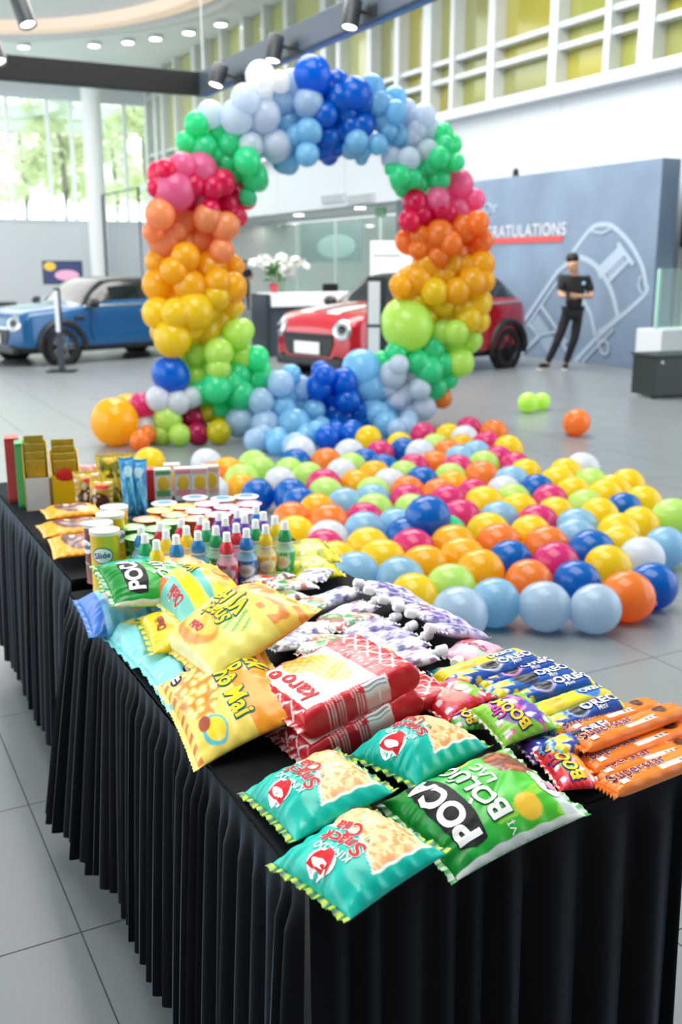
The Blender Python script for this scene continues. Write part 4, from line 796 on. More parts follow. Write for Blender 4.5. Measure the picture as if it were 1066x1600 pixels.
def d_herb(a, b):
    C = base_c(a, 'f3e672'); C = mixc(C, ((b < .34)).astype(float)*.8, 'f4c24a'); C = mixc(C, (b < .34)*(vnoise(a*14, b*20, 3) > .55), 'e78a34'); C = mixc(C, blob(a, b, .5, .78, .32, .15, .05), 'ee8f2c'); C = mixc(C, blob(a, b, .5, .75, .27, .10, .05), 'f7c04a')
    C = mixc(C, blob(a, b, .25, .55, .13, .14, .06)*(np.sin(a*90+b*40) > 0), '7db84a'); C = mixc(C, (b > .94).astype(float), 'f6eeb0'); return C
M, w, h = frame4(*corners([(505, 965), (392, 905), (258, 1012), (322, 1060)], (.923, .915, .80, .843)))
B = Bag('snack_bag', 'pale yellow herb snack bag lying on top of the bag heap', 'snack bag', M, w, h, .10, d_herb, (80, 90), seal=('f3e27a', 'e2b64a'), group='yellow puff bags', seed=7)
B.text('Snack', .044, Yl, (.46, .60), 0, dk, .05, bold=.035); B.text('Vị Hẹ', .052, Yl, (.50, .43), 0, dk, .05, bold=.035); B.text('Oishi', .024, Rd, (.50, .77), 0, Wh, .03, bold=.03); corn_logo(B, (.88, .12))
def d_corn(a, b):
    C = base_c(a, 'f6e012'); C = mixc(C, (b > .78).astype(float), '7fd0c4'); C = mixc(C, ((b > .82)*(a > .62)).astype(float), 'e8763a'); C = mixc(C, blob(a, b, .5, .30, .30, .16, .05), 'f2b93a'); C = mixc(C, blob(a, b, .5, .52, .46, .07, .05), '35b5ac'); C = mixc(C, (a < .10).astype(float), 'd9dde0'); C = mixc(C, (a < .10)*(np.sin(b*120) > .2), '9aa5ad'); C = mixc(C, blob(a, b, .45, .18, .13, .08, .04), 'f08a34'); return C
M, w, h = frame4(*corners([(405, 955), (335, 888), (222, 915), (292, 992)], (.861, .882, .864, .837)))
B = Bag('snack_bag', 'bright yellow and teal corn snack bag behind the pale yellow bag', 'snack bag', M, w, h, .10, d_corn, (70, 70), seal=('8ed6cc', 'f0dc3a'), group='yellow puff bags', seed=8)
B.text('Oishi', .03, Rd, (.38, .87), 0, Wh, .03, bold=.03); B.text('VINA', .03, Yl, (.62, .50), 0, Bk, .05, bold=.03); B.patch(circ(.02, 16), ink('sun_orange', 'f0a04a'), at=(.45, .20))
# blue and cyan bags underneath
def d_blue(a, b): C = base_c(a, '7cc0e8'); C = mixc(C, (b > .82).astype(float), '1b68c4'); C = mixc(C, blob(a, b, .5, .45, .36, .28, .05), 'd8b46a'); C = mixc(C, blob(a, b, .5, .45, .34, .26, .05)*(np.sin(a*40+b*12) > .1), '6aa0b8'); C = mixc(C, (vnoise(a*5, b*5, 2) > .75)*.7, '2c7ac8'); return C
def d_cyan(a, b): C = base_c(a, '8fdfe0'); C = mixc(C, blob(a, b, .72, .55, .22, .2, .05), 'd8c33a'); C = mixc(C, blob(a, b, .72, .4, .2, .15, .05), '27a79a'); C = mixc(C, (b < .1).astype(float), '6fcdd2'); return C
def d_banana(a, b): C = base_c(a, 'e9cf1c'); C = mixc(C, (b < .25).astype(float), '2f8f4a'); C = mixc(C, blob(a, b, .5, .6, .35, .22, .05), 'd6b52a'); C = mixc(C, blob(a, b, .5, .6, .3, .18, .05)*(np.sin((a-b)*50) > 0), 'f3e25a'); return C
for lab, px4, z, T, dsg, sd, txt, sl in [
    ('pale blue chip bag with dark blue end at the left table edge', [(262, 975), (228, 925), (120, 938), (150, 1003)], .785, .075, d_blue, 9, None, ('2b7fd2', '1b62b4')),
    ('cyan snack bag lying under the blue bag at the table edge', [(290, 1018), (235, 960), (150, 985), (232, 1048)], .772, .06, d_cyan, 10, None, ('7fd6d8', None)),
    ('yellow banana chip bag squeezed under the heap of bags', [(345, 1010), (330, 955), (205, 965), (250, 1020)], .815, .06, d_banana, 11, 'Oishi', ('e4d23a', '2f8f4a')),
    ('cyan puff bag with navy logo under the yellow cheese bag', [(420, 1060), (350, 985), (226, 1036), (300, 1128)], .775, .055, d_cyan, 12, 'logo', ('8fdfe0', None)),
    ('salmon and teal crab snack bag behind the green chip bag', [(345, 905), (320, 868), (143, 885), (165, 925)], .835, .05, d_teal, 13, None, ('b5d23a', '1f6a4a'))]:
    M, w, h = frame4(*corners(px4, z)); B = Bag('snack_bag', lab, 'snack bag', M, w, h, T, dsg, (56, 60), seal=sl, seed=sd, group='bags under the heap')
    if txt == 'Oishi': B.text('Oishi', .026, Wn, (.4, .80), 0, bold=.03)
    if txt == 'logo': corn_logo(B, (.35, .72))
# red and white corn waffle packs
def d_waf(a, b):
    C = base_c(a, 'f6f4ef'); lat = ((np.abs(np.sin((a*5+b*9)*pi)) < .22)+(np.abs(np.sin((a*5-b*9)*pi)) < .22)) > 0; end = (b > .93)+(b < .33) > 0
    C = mixc(C, end.astype(float), 'c8202c'); C = mixc(C, ((b > .94)+(b < .21) > 0)*lat*.9, 'f7e9e6'); C = mixc(C, ((b >= .21)*(b < .30)*(vnoise(a*60, b*40, 3) > .78)).astype(float), 'f6d8d4')
    pic = blob(a, b, .55, .50, .34, .13, .04); C = mixc(C, pic, 'f0ba3c'); C = mixc(C, pic*((np.abs(np.sin(a*46)) < .35)+(np.abs(np.sin(b*60)) < .35) > 0), 'f8dd86'); C = mixc(C, blob(a, b, .80, .64, .17, .12, .04), 'e9a233'); C = mixc(C, blob(a, b, .80, .64, .16, .11, .04)*(np.sin(a*70)*np.sin(b*70) > .1), 'f7cf6a')
    side = (a < .075)+(a > .93) > 0; C = mixc(C, side.astype(float), 'c8202c'); C = mixc(C, (side*(np.sin(b*240) > .5)*(vnoise(a*90, b*10, 7) > .35)*(b > .22)*(b < .80)).astype(float)*.75, 'f3cfcc'); C = mixc(C, ((a < .06)*(b > .27)*(b < .48)).astype(float), 'eef0ee'); C = mixc(C, ((a < .06)*(b > .28)*(b < .47)*(np.sin(a*900) > .3)).astype(float), '8f9499'); return C
for lab, px4, z, T, sd in [('bottom red corn waffle pack of the stack', [(664, 1096), (568, 1040), (408, 1130), (482, 1198)], (.816, .819, .759, .755), .058, 14), ('red corn waffle pack in the middle of the stack, shifted back', [(712, 1085), (610, 1028), (410, 1118), (470, 1172)], (.79, .79, .77, .77), .03, 15),
                           ('topmost red and white corn waffle pack showing its corn picture', [(660, 1058), (556, 1000), (394, 1082), (474, 1140)], (.861, .865, .812, .821), .06, 16)]:
    M, w, h = frame4(*corners(px4, z)); B = Bag('waffle_pack', lab, 'biscuit pack', M, w, h, T, d_waf, (100, 110), pu=14, pv=14, eu=.3, ev=.4, pinch=.008, wr=.003, seal=('c8202c', 'f2d6d4'), sealw=.012, group='corn waffle packs', seed=sd, low=.48, dent=.08)
    B.text('karo', .055, Rd, (.44, .82), 0, bold=.02); B.patch(circ(.013, 16), Rd, at=(.80, .84)); B.text('K', .014, Wh, (.80, .84))
# fruit gummy bags
def d_boom(c1, c2, c3):
    def f(a, b): C = base_c(a, c1); C = mixc(C, blob(a, b, .55, .50, .42, .33, .05), c2); C = mixc(C, blob(a, b, .35, .22, .28, .16, .05), c3); C = mixc(C, (vnoise(a*9, b*9, 3) > .74)*.8, 'e85aa0'); C = mixc(C, (vnoise(a*8+4, b*8, 5) > .8)*.9, 'f2f4f6'); C = mixc(C, (b > .93).astype(float), c1); return C
    return f
for lab, px4, z, T, cs, sd in [
    ('purple and green gummy bag between the teal bag and cookie rolls', [(862, 1128), (806, 1078), (742, 1112), (800, 1178)], (.80, .82, .80, .78), .04, ('8fce3c', '5a2f8f', '6a4fb4'), 17),
    ('red and yellow gummy bag at the table edge beside the orange bars', [(938, 1232), (890, 1166), (836, 1180), (880, 1236)], .775, .032, ('d8232c', '5ab540', 'f2a03a'), 18),
    ('red strawberry gummy bag beside the end of the waffle packs', [(760, 1085), (700, 1055), (655, 1095), (715, 1135)], (.80, .79, .775, .775), .035, ('d3252f', 'f0857a', '8ac43f'), 19),
    ('green gummy bag with yellow letters under the purple one', [(770, 1138), (735, 1098), (690, 1108), (712, 1146)], .772, .025, ('4ea83a', '7a2f8c', 'e4e03a'), 20),
    ('small turquoise candy bag behind the red gummy bag', [(735, 1062), (705, 1040), (676, 1052), (704, 1076)], .775, .025, ('2aa6c0', '4fc3d6', '1f7fb0'), 21),
    ('dark purple candy bag tucked under the gummy bags', [(900, 1176), (868, 1140), (812, 1166), (856, 1204)], .765, .025, ('4a2a86', '2c4fb4', '8a2f9a'), 22)]:
    M, w, h = frame4(*corners(px4, z)); B = Bag('gummy_bag', lab, 'candy bag', M, w, h, T, d_boom(*cs), (46, 46), seal=(cs[0], 'f0e8e0'), sealw=.006, group='fruit gummy bags', seed=sd, wr=.003)
    if sd in (17, 18, 20): B.text('BOOM', .026*w/.11, Yl, (.46, .56), .15, Bl, .06, bold=.04); B.text('Up', .024*w/.11, Rd if sd == 18 else ink('hot_pink', 'e0468f'), (.55, .76), .15, Bl, .05, bold=.03)
    elif sd == 19: B.patch(circ(.014, 14), Wh, at=(.4, .35)); B.patch(circ(.01, 12), Rd, at=(.7, .5))
# ------------------------------------------------------------------ bar shaped wrappers
def bar(name, label, cat, p, q, wd, T, design, z, seal, group, seed, sealw=.010, flip=False, pu=5):
    A, B_ = on_z(p[0], p[1], z if not isinstance(z, tuple) else z[0]), on_z(q[0], q[1], z if not isinstance(z, tuple) else z[1])
    if flip: A, B_ = B_, A
    y = (B_-A); h = y.length; y.normalize(); x = y.cross(Vector((0, 0, 1))).normalized(); n = x.cross(y); M = Matrix((x, y, n)).transposed().to_4x4(); M.translation = (A+B_)/2
    return Bag(name, label, cat, M, wd, h, T, design, (26, 60), pu=pu, pv=10, eu=.55, ev=.5, pinch=.02, wr=.002, seal=seal, sealw=sealw, group=group, seed=seed, low=.45, dent=.1)
def d_oreo(c, ring):
    def f(a, b):
        C = base_c(a, c); C = mixc(C, (b < .30)*(vnoise(a*6, b*16, 2) > .45), '5fc4d8'); C = mixc(C, (b < .26)*(vnoise(a*6+3, b*18, 7) > .6), 'f2d52a'); C = mixc(C, (b < .22)*(vnoise(a*8, b*22, 9) > .72), 'f4f6f8')
        C = mixc(C, blob(a, b, .5, .44, .42, .13, .04), ring); C = mixc(C, blob(a, b, .5, .44, .34, .105, .04), '24262c'); C = mixc(C, (b > .94).astype(float), 'e9d23a'); return C
    return f
def d_oreoy(a, b): C = base_c(a, 'f2dc1e'); C = mixc(C, blob(a, b, .6, .3, .3, .12, .05), 'e8b93a'); C = mixc(C, blob(a, b, .5, .75, .42, .13, .04), '3a7fd0'); C = mixc(C, ((a < .25)*(vnoise(a*9, b*20, 4) > .6)).astype(float), '4fa85a'); return C
bx = [((690, 1066), (824, 1026), d_oreoy, 'yellow cookie roll nearest the pink pouch', True), ((712, 1072), (842, 1034), d_oreo('1f56b0', 'd9dfee'), 'blue cookie roll next to the yellow one, dark cookie picture', 0), ((735, 1080), (864, 1044), d_oreo('1f4fae', 'f2a4cc'), 'blue cookie roll with a pink filled cookie picture', 0),
      ((762, 1092), (890, 1056), d_oreo('2360b8', '1f2a50'), 'blue cookie roll in the middle of the row', 0), ((792, 1106), (918, 1068), d_oreo('1f52b0', 'c3b6e6'), 'blue cookie roll with a lilac ringed cookie, before the second yellow one', 0), ((822, 1124), (948, 1084), d_oreoy, 'second yellow cookie roll closer to the orange bars', True),
      ((846, 1150), (972, 1104), d_oreo('234fa8', '9fb6e0'), 'blue cookie roll half hidden by the orange bars', 0), ((858, 1182), (960, 1146), d_oreo('2a4aa8', '6a3fb0'), 'dark blue foil cookie roll under the orange bars', 0)]
rj = random.Random(3)
for i, (p, q, dsg, lab, yl) in enumerate(bx):
    p = (p[0]+rj.uniform(-8, 8), p[1]+rj.uniform(-4, 4)); q = (q[0]+rj.uniform(-7, 7), q[1]+rj.uniform(-3, 3))
    B = bar('cookie_roll', lab, 'cookie roll', p, q, .050, .042, dsg, (.775+.012*(i % 2), .775+rj.uniform(0, .02)), ('e6d030' if yl else '2f7fc4', 'f2e880' if yl else '7fd0e0'), 'cookie rolls', 30+i)
    B.text('OREO', .030 if not yl else .022, Wh, (.5, rj.uniform(.68, .80)), pi/2, ink('oreo_navy', '143a8c'), .03, bold=.03)
    if not yl: B.text('Mini', .012, Wh, (.82, .70), pi/2)
def d_star(a, b): C = base_c(a, 'f58220'); C = mixc(C, ((a > .62)*(a < .86)*(b > .42)*(b < .70)).astype(float), 'efe9e0'); C = mixc(C, ((a > .66)*(a < .82)*(b > .60)*(b < .69)*(np.sin(b*420) > 0)).astype(float), '6b5a4c'); C = mixc(C, blob(a, b, .40, .80, .30, .06, .04), '6b3a22'); C = mixc(C, blob(a, b, .40, .80, .26, .05, .04)*(vnoise(a*14, b*40, 3) > .55), '2f1710'); return C
sx_ = [((880, 1146), (1024, 1100), (.785, .785), 'orange wafer bar lying at the back of the pile of orange bars'), ((905, 1166), (1062, 1108), (.80, .80), 'orange wafer bar crossing the back of the orange pile'), ((915, 1200), (1080, 1132), (.775, .775), 'orange wafer bar in the middle of the orange pile, picture end to the right'),
       ((925, 1216), (1100, 1160), (.765, .765), 'orange wafer bar at the bottom of the orange pile'), ((900, 1180), (1040, 1160), (.775, .77), 'orange wafer bar half buried in the orange pile'), ((950, 1234), (1120, 1168), (.79, .79), 'front orange wafer bar at the table edge, name fully readable')]
for i, (p, q, z, lab) in enumerate(sx_):
    B = bar('wafer_bar', lab, 'wafer bar', p, q, .046, .024, d_star, z, ('f58220', 'f7a04e'), 'orange wafer bars', 50+i, .012)
    B.text('Superstar', .031, ink('maroon', '7c1f3a'), (.36, .27), pi/2, Wh, .03, bold=.004); B.patch([(-.005, -.008), (.005, -.008), (.005, .008), (-.005, .008)], Wh, at=(.72, .10), rot=0)

# ------------------------------------------------------------------ squeeze pouches with spouts
def make_pouch(label, M, w, h, T, dsg, cap, seed, group, spout=1.):
    B = Bag('squeeze_pouch', label, 'pouch', M, w, h, T, dsg, (34, 40), pu=3, pv=3, eu=.5, ev=.5, pinch=.05, wr=.002, seal=('e9e9ee', None), sealw=.006, group=group, seed=seed)
    if spout:
        R = Matrix.Translation((0, h/2-.004, .004)) @ Matrix.Rotation(-pi/2, 4, 'X')
        MB().lathe([(.006, 0), (.006, .014)], 12, M=R).build('spout', WHITE(), B.t, True); MB().lathe([(.009, .012), (.0115, .014), (.0115, .034), (.009, .037)], 16, M=R).build('cap', cap, B.t, True)
    return B
Mcapw = mat('white_cap', 'f4f4f6', .35)
def d_pv(base, c1, c2, c3):
    def f(a, b):
        C = base_c(a, base); C = mixc(C, blob(a, b, .5, .42, .34, .24, .06), c1); C = mixc(C, (vnoise(a*6, b*7, 3) > .66)*.9, c2); C = mixc(C, ((vnoise(a*15, b*17, 5) > .70)*(b > .2)).astype(float)*.85, c3); C = mixc(C, (vnoise(a*22, b*6, 8) > .80)*.8, '3c3f5c'); C = mixc(C, blob(a, b, .35, .72, .2, .1, .05), c3); C = mixc(C, ((b < .12)*(np.sin(b*300) > 0)).astype(float)*.5, 'a0a4b4'); return C
    return f
sets = [d_pv('d9d3ea', 'f2eff8', '9d86c8', '6a4fae'), d_pv('c9c2de', 'e8e4f2', 'a998cf', '4f4890'), d_pv('f0eff4', 'd6dbe8', 'a9b4cc', '6f5fae'), d_pv('e6e3ee', 'f6f4f8', 'b59ac8', '8a4f8a')]
setg = [d_pv('f1f2f0', '4fa052', '7a4a34', 'd24a3a'), d_pv('eef0ee', 'e2bfa4', 'c8523f', '3f9a4a'), d_pv('f3f3f3', 'd9dde6', '6a4fae', '8a8fa4')]
def frame_at(c, ang, tilt=0, roll=0):
    M = Matrix.Translation(c) @ Matrix.Rotation(ang, 4, 'Z') @ Matrix.Rotation(tilt, 4, 'X') @ Matrix.Rotation(roll, 4, 'Y'); return M
nth = lambda i: (ORD+['sixteenth'])[i]
outer = [(574, 914), (592, 926), (614, 940), (636, 950), (658, 962), (680, 980)]
for i, (px, py) in enumerate(outer):
    c = on_z(px, py, .825)+Vector((.058, 0, -.024)); make_pouch('lavender squeeze pouch in the row along the right table edge, %s from the bottles' % nth(i), frame_at(c, pi/2+random.uniform(-.22, .22), .30, .15), .085, .125, .03, sets[i % 4], Mcapw, 60+i, 'pouches along the right edge')
mid_ = [(555, 920), (581, 942), (610, 969), (636, 984), (656, 997), (672, 1014)]
for i, (px, py) in enumerate(mid_):
    c = on_z(px, py, .805)+Vector((-.062, 0, -.018)); make_pouch('white and violet squeeze pouch with cap towards the right edge, %s from the bottles' % nth(i), frame_at(c, -pi/2+random.uniform(-.3, .3), .2, -.1), .085, .125, .03, sets[(i+2) % 4], Mcapw, 70+i, 'pouches in the middle row')
inner = [(420, 905), (455, 915), (492, 900), (440, 935), (492, 945), (470, 985), (520, 975), (555, 968), (560, 1000), (610, 1022), (500, 1008), (455, 1005), (525, 1010)]
for i, (px, py) in enumerate(inner):
    c = on_z(px, py, .785); make_pouch('flat %s squeeze pouch left of the capped rows, %s from the bottles' % (['white and green', 'white and peach', 'plain white'][i % 3], nth(i)), frame_at(c, pi/2+[.5, -.2, .9, .1][i % 4], .05, .1), .09, .12, .024, setg[i % 3], Mcapw, 80+i, 'flat pouches', spout=0)
c = on_z(738, 1020, .785); 
def d_pink(a, b): C = base_c(a, 'f3b7cc'); C = mixc(C, blob(a, b, .68, .28, .28, .2, .05), 'f0e4c0'); C = mixc(C, blob(a, b, .72, .26, .22, .16, .05), 'e2566a'); C = mixc(C, blob(a, b, .2, .7, .12, .1, .05), 'a8d8c0'); return C
B = make_pouch('pink watermelon squeeze pouch at the end of the pouch row', frame_at(c, pi*.68, .05, .0), .095, .125, .03, d_pink, Mcapw, 97, 'pouches along the right edge'); B.text('Queen', .026, ink('pink_dark', 'c8356f'), (.5, .55), .0, Wh, .03, bold=.02)
def d_ypack(a, b): C = base_c(a, 'd9cf1c'); C = mixc(C, (vnoise(a*5, b*5, 3) > .6)*.8, '8a9a1c'); C = mixc(C, blob(a, b, .5, .5, .3, .2, .05), 'f2e65a'); C = mixc(C, (vnoise(a*8, b*6, 9) > .74)*.9, '4a5a14'); return C
for i, (px4, z) in enumerate([([(520, 872), (492, 842), (452, 855), (478, 890)], .79), ([(520, 893), (495, 868), (455, 885), (480, 915)], .775)]):
    M, w, h = frame4(*corners(px4, z)); Bag('snack_bag', ['upper', 'lower'][i]+' small yellow foil snack bag to the right of the bottles', 'snack bag', M, w, h, .05, d_ypack, (36, 40), seal=('d9cf1c', 'f2ea6a'), sealw=.008, group='yellow foil bags by the bottles', seed=98+i)

# ------------------------------------------------------------------ drink bottles
CAPS = dict(B=('blue', '1d7fcf'), G=('green', '0f9d5c'), Y=('yellow', 'f6cf1c'), R=('red', 'e0263c'), V=('purple', '6a3fae'))
BODY = dict(B=('8fc4e4', '2a62b4', 'e8eef4'), G=('b9e6c4', '2fae5a', 'e6f0d8'), Y=('f6dfa0', 'f0b62a', 'f7efd8'), R=('f3b0c0', 'd8345f', 'f6e4dc'), V=('d2c4ea', '6a4fb4', 'efeaf6'))
bp = [(.001, 0), (.024, 0), (.0275, .006), (.0275, .03), (.0245, .045), (.0245, .055), (.028, .07), (.028, .088), (.024, .102), (.016, .112), (.016, .118)]
def sleeve_design(k):
    def f(a, b): C = base_c(a, BODY[k][1]); C = mixc(C, blob(a % .5, b, .25, .62, .15, .20, .05), BODY[k][2]); C = mixc(C, blob(a % .5, b, .25, .60, .09, .10, .05), 'f4c9a0'); C = mixc(C, (vnoise(a*14, b*5, ord(k)) > .70)*.9, BODY[k][0]); C = mixc(C, (vnoise(a*18+3, b*7, ord(k)+3) > .8)*.9, 'f6d21c' if k != 'Y' else 'e0503a'); C = mixc(C, (b > .9).astype(float), BODY[k][0]); return C
    return f
BOT = {}
def make_bottle(k, loc, label):
    if k in BOT: return dup(BOT[k], loc, random.uniform(-.6, .6)-YAW, label)
    t = thing('drink_bottle', label, 'bottle', loc, -YAW, 'kids drink bottles with sport caps'); BOT[k] = t
    MB().lathe(bp, 28, caps=False).build('bottle_body', mat('bottle_'+CAPS[k][0], BODY[k][0], .2, coat=.4, trans=.3), t, True)
    n = 48; pr = [(r+.0006, z) for r, z in bp[2:9]]; zz = np.linspace(.008, .098, 20); rr = np.interp(zz, [z for _, z in pr], [r for r, _ in pr]); vs = []; A_ = []; B_ = []; fs = []
    for i in range(20):
        for j in range(n): th = 2*pi*j/n; vs.append((rr[i]*cos(th), rr[i]*sin(th), zz[i])); A_.append(j/n); B_.append(i/19)
    for i in range(19):
        for j in range(n): a = i*n+j; b = i*n+(j+1) % n; fs.append((a, b, b+n, a+n))
    me = bpy.data.meshes.new('sleeve'); me.from_pydata(vs, [], fs); me.materials.append(Mfoil); me.shade_smooth(); colored(me, sleeve_design(k)(np.array(A_), np.array(B_))); link('sleeve', me, t)
    MB().lathe([(.0165, .112), (.0185, .114), (.0185, .117), (.0165, .119)], 24).build('neck_ring', mat('neck_clear', 'dfe8ea', .2), t, True)
    cp = MB().lathe([(.0185, .118), (.019, .120), (.0175, .138), (.0125, .146), (.0115, .150)], 24).build('cap', mat('cap_'+CAPS[k][0], CAPS[k][1], .3, coat=.2), t, True)
    MB().lathe([(.0115, .149), (.0115, .152), (.0098, .155), (.0098, .172), (.008, .174)], 20).build('nozzle_cover', mat('nozzle_white', 'f1f5f6', .3), cp, True)
    return t
BT = '220,823,B 226,835,G 244,845,Y 250,817,R 259,829,Y 275,837,B 291,823,Y 309,831,B 285,811,R 311,807,R 322,815,G 337,823,G 354,833,R 343,801,V 352,809,V 369,819,R 370,797,V 385,827,B 382,805,V 399,813,G 400,791,B 412,801,V 415,821,Y 429,807,Y 445,815,G'
bt = []
for s in BT.split(): x, y, k = s.split(','); p = on_z(float(x), float(y), TZ+.172); bt.append([p.x, p.y, k, float(x)])
for it in range(40):
    for i in range(len(bt)):
        for j in range(i):
            dx, dy = bt[i][0]-bt[j][0], bt[i][1]-bt[j][1]; d = sqrt(dx*dx+dy*dy)+1e-6
            if d < .0585: s = (.0585-d)/2/d*.6; bt[i][0] += dx*s; bt[i][1] += dy*s; bt[j][0] -= dx*s; bt[j][1] -= dy*s
cnt = {}
for k in CAPS: 
    L = sorted([b for b in bt if b[2] == k], key=lambda b: project((b[0], b[1], .92))[0])
    for i, b in enumerate(L): make_bottle(k, (b[0], b[1], TZ), 'small drink bottle with %s cap, %s %s capped one from the left' % (CAPS[k][0], nth(i), CAPS[k][0]))
# ------------------------------------------------------------------ jelly cups behind the bottles
JC = dict(Y=('yellow', 'f7b81c'), O=('orange', 'f58a4a'), P=('pink', 'f3a4c0'), G=('green', '5fb85a'), W=('white', 'dfe9f2'))
JM = {}
def jelly(k, loc, label):
    if k in JM: return dup(JM[k], loc, random.uniform(0, 6), label)
    t = thing('jelly_cup', label, 'jelly cup', loc, 0, 'jelly cups behind the bottles'); JM[k] = t
    MB().lathe([(.001, 0), (.026, 0), (.033, .052), (.034, .055)], 24, caps=False).build('cup', mat('cup_'+k, JC[k][1], .25, coat=.3, trans=.3), t, True)
    l = MB().lathe([(.034, .054), (.040, .055), (.041, .058), (.036, .0595), (.001, .0595)], 24, caps=False).build('lid', mat('lid_'+k, JC[k][1], .3, coat=.3), t, True)
    MB().lathe([(.024, .0598), (.012, .0602), (.001, .0602)], 16, caps=False).build('lid_print', mat('lid_print_'+k, {'Y': 'fbe58a', 'O': 'f9c9a0', 'P': 'fbd9e4', 'G': 'c8e8a4', 'W': '3f8fc8'}[k], .3), l, True); return t
jc = []
for s in '252,797,Y 289,791,Y 232,811,O 274,803,O 317,798,P 352,790,P 293,811,O 246,823,G 209,823,G 364,799,P 305,777,W 218,839,G 352,779,W 385,787,P 330,787,P 264,787,W 270,815,G 340,800,P 378,776,W'.split(): x, y, k = s.split(','); p = on_z(float(x), float(y), TZ+.118); jc.append([p.x, p.y, k])
for it in range(40):
    for i in range(len(jc)):
        for j in range(len(jc)):
            if i == j: continue
            dx, dy = jc[i][0]-jc[j][0], jc[i][1]-jc[j][1]; d = sqrt(dx*dx+dy*dy)+1e-6
            if d < .080: s = (.080-d)/2/d*.5; jc[i][0] += dx*s; jc[i][1] += dy*s; jc[j][0] -= dx*s; jc[j][1] -= dy*s
        for b in bt:
            dx, dy = jc[i][0]-b[0], jc[i][1]-b[1]; d = sqrt(dx*dx+dy*dy)+1e-6
            if d < .065: s = (.065-d)/d*.6; jc[i][0] += dx*s; jc[i][1] += dy*s
        jc[i][0] = min(jc[i][0], 1.24)
for k in JC:
    L = sorted([c for c in jc if c[2] == k], key=lambda c: project((c[0], c[1], .8))[0])
    for i, c in enumerate(L):
        lab = 'upper %s lidded jelly cup behind the bottles, %s %s one from left' % (JC[k][0], nth(i), JC[k][0]); jelly(k, (c[0], c[1], TZ+.0600), lab)
        jelly(k, (c[0], c[1], TZ), 'jelly cup stacked under the %s %s lidded one behind the bottles' % (nth(i), JC[k][0]))
# ------------------------------------------------------------------ chip cans
def can(px, py, hgt, body, lid, label, txt=True, rot=0):
    p = on_z(px, py, TZ+hgt); t = thing('chip_can', label, 'can', (p.x, p.y, TZ), -YAW+rot, 'tall chip cans'); R = .0385
    MB().lathe([(R, 0), (R+.0012, .002), (R, .005), (R, hgt-.012), (R+.0015, hgt-.010), (R+.0015, hgt-.007)], 40, caps=True).build('tube', body, t, True)
    MB().lathe([(R+.002, hgt-.012), (R+.002, hgt-.002), (R-.004, hgt), (R-.006, hgt-.003), (.001, hgt-.003)], 40, caps=False).build('lid', lid, t, True)
    if txt:
        fn = lambda o: (lambda x, y: ((R+o)*np.sin(x/R), -(R+o)*np.cos(x/R), hgt*.62+y))
        mb = MB(); v = [(.026*cos(a), .020*sin(a)) for a in [2*pi*i/24 for i in range(24)]]
        def disc(sc, o, m, nm):
            b = MB(); b.v = [tuple(fn(o)(x*sc*f_, y*sc*f_)) for f_ in (1, .66, .33) for x, y in v]+[tuple(fn(o)(0, 0))]; b.f = [(r*24+i, r*24+(i+1) % 24, (r+1)*24+(i+1) % 24, (r+1)*24+i) for r in range(2) for i in range(24)]+[(48+i, 48+(i+1) % 24, 72) for i in range(24)]; b.build(nm, m, t)
        disc(1.12, .0006, ink('slide_navy', '1c2f74'), 'badge_rim'); disc(1., .0012, Wh, 'badge'); lettering('Slide', .022, ink('slide_navy', '1c2f74'), t, fn(.0018), .02, rot=.12)
        lettering('chips', .012, Wh, t, lambda x, y: ((R+.001)*np.sin(x/R), -(R+.001)*np.cos(x/R), hgt*.35+y))
    return t
My = mat('can_yellow', 'f8cf16', .3, coat=.3); Mbr = mat('can_maroon', '7d2a20', .3, coat=.3); Ml1 = mat('can_lid_cream', 'efe9d2', .35); Ml2 = mat('can_lid_silver', 'd3d6d8', .35, metal=.3)
can(163, 826, .17, My, Ml1, 'front yellow chip can with a white oval badge'); can(153, 815, .17, Mbr, Ml2, 'maroon chip can with silver lid beside the front yellow can', rot=-.9)
can(172, 801, .17, My, Ml1, 'yellow chip can behind the front one, badge partly hidden', rot=.9); can(178, 790, .17, mat('can_gold', 'd8a41c', .3, coat=.3), Ml2, 'farthest gold chip can of the group, turned away', False)
# ------------------------------------------------------------------ chocolate pie packets on the far table
def d_pie(a, b): C = base_c(a, 'f4ab1e'); C = mixc(C, blob(a, b, .55, .5, .46, .34, .04), '5a2a20'); C = mixc(C, blob(a, b, .55, .5, .44, .32, .04)*(vnoise(a*9, b*9, 3) > .6), '8a4a3c'); C = mixc(C, blob(a, b, .2, .3, .14, .12, .05), 'f9dc8a'); C = mixc(C, blob(a, b, .6, .6, .1, .06, .05), 'e8d4c8'); return C
for i, (px4, z, lab) in enumerate([([(150, 800), (140, 786), (70, 800), (85, 814)], .80, 'uppermost back chocolate pie packet in yellow wrap'), ([(155, 822), (142, 806), (72, 826), (90, 846)], .795, 'chocolate pie packet in yellow wrap, second from the back'), ([(150, 858), (138, 830), (92, 846), (105, 880)], .79, 'front chocolate pie packet in yellow wrap beside the cans'), ([(150, 842), (140, 815), (90, 830), (110, 856)], .765, 'chocolate pie packet under the front one')]):
    M, w, h = frame4(*corners(px4, z)); Bag('pie_packet', lab, 'pie packet', M, w, h, .04, d_pie, (40, 44), seal=('f4ab1e', 'f8c964'), sealw=.01, group='chocolate pie packets', seed=110+i)
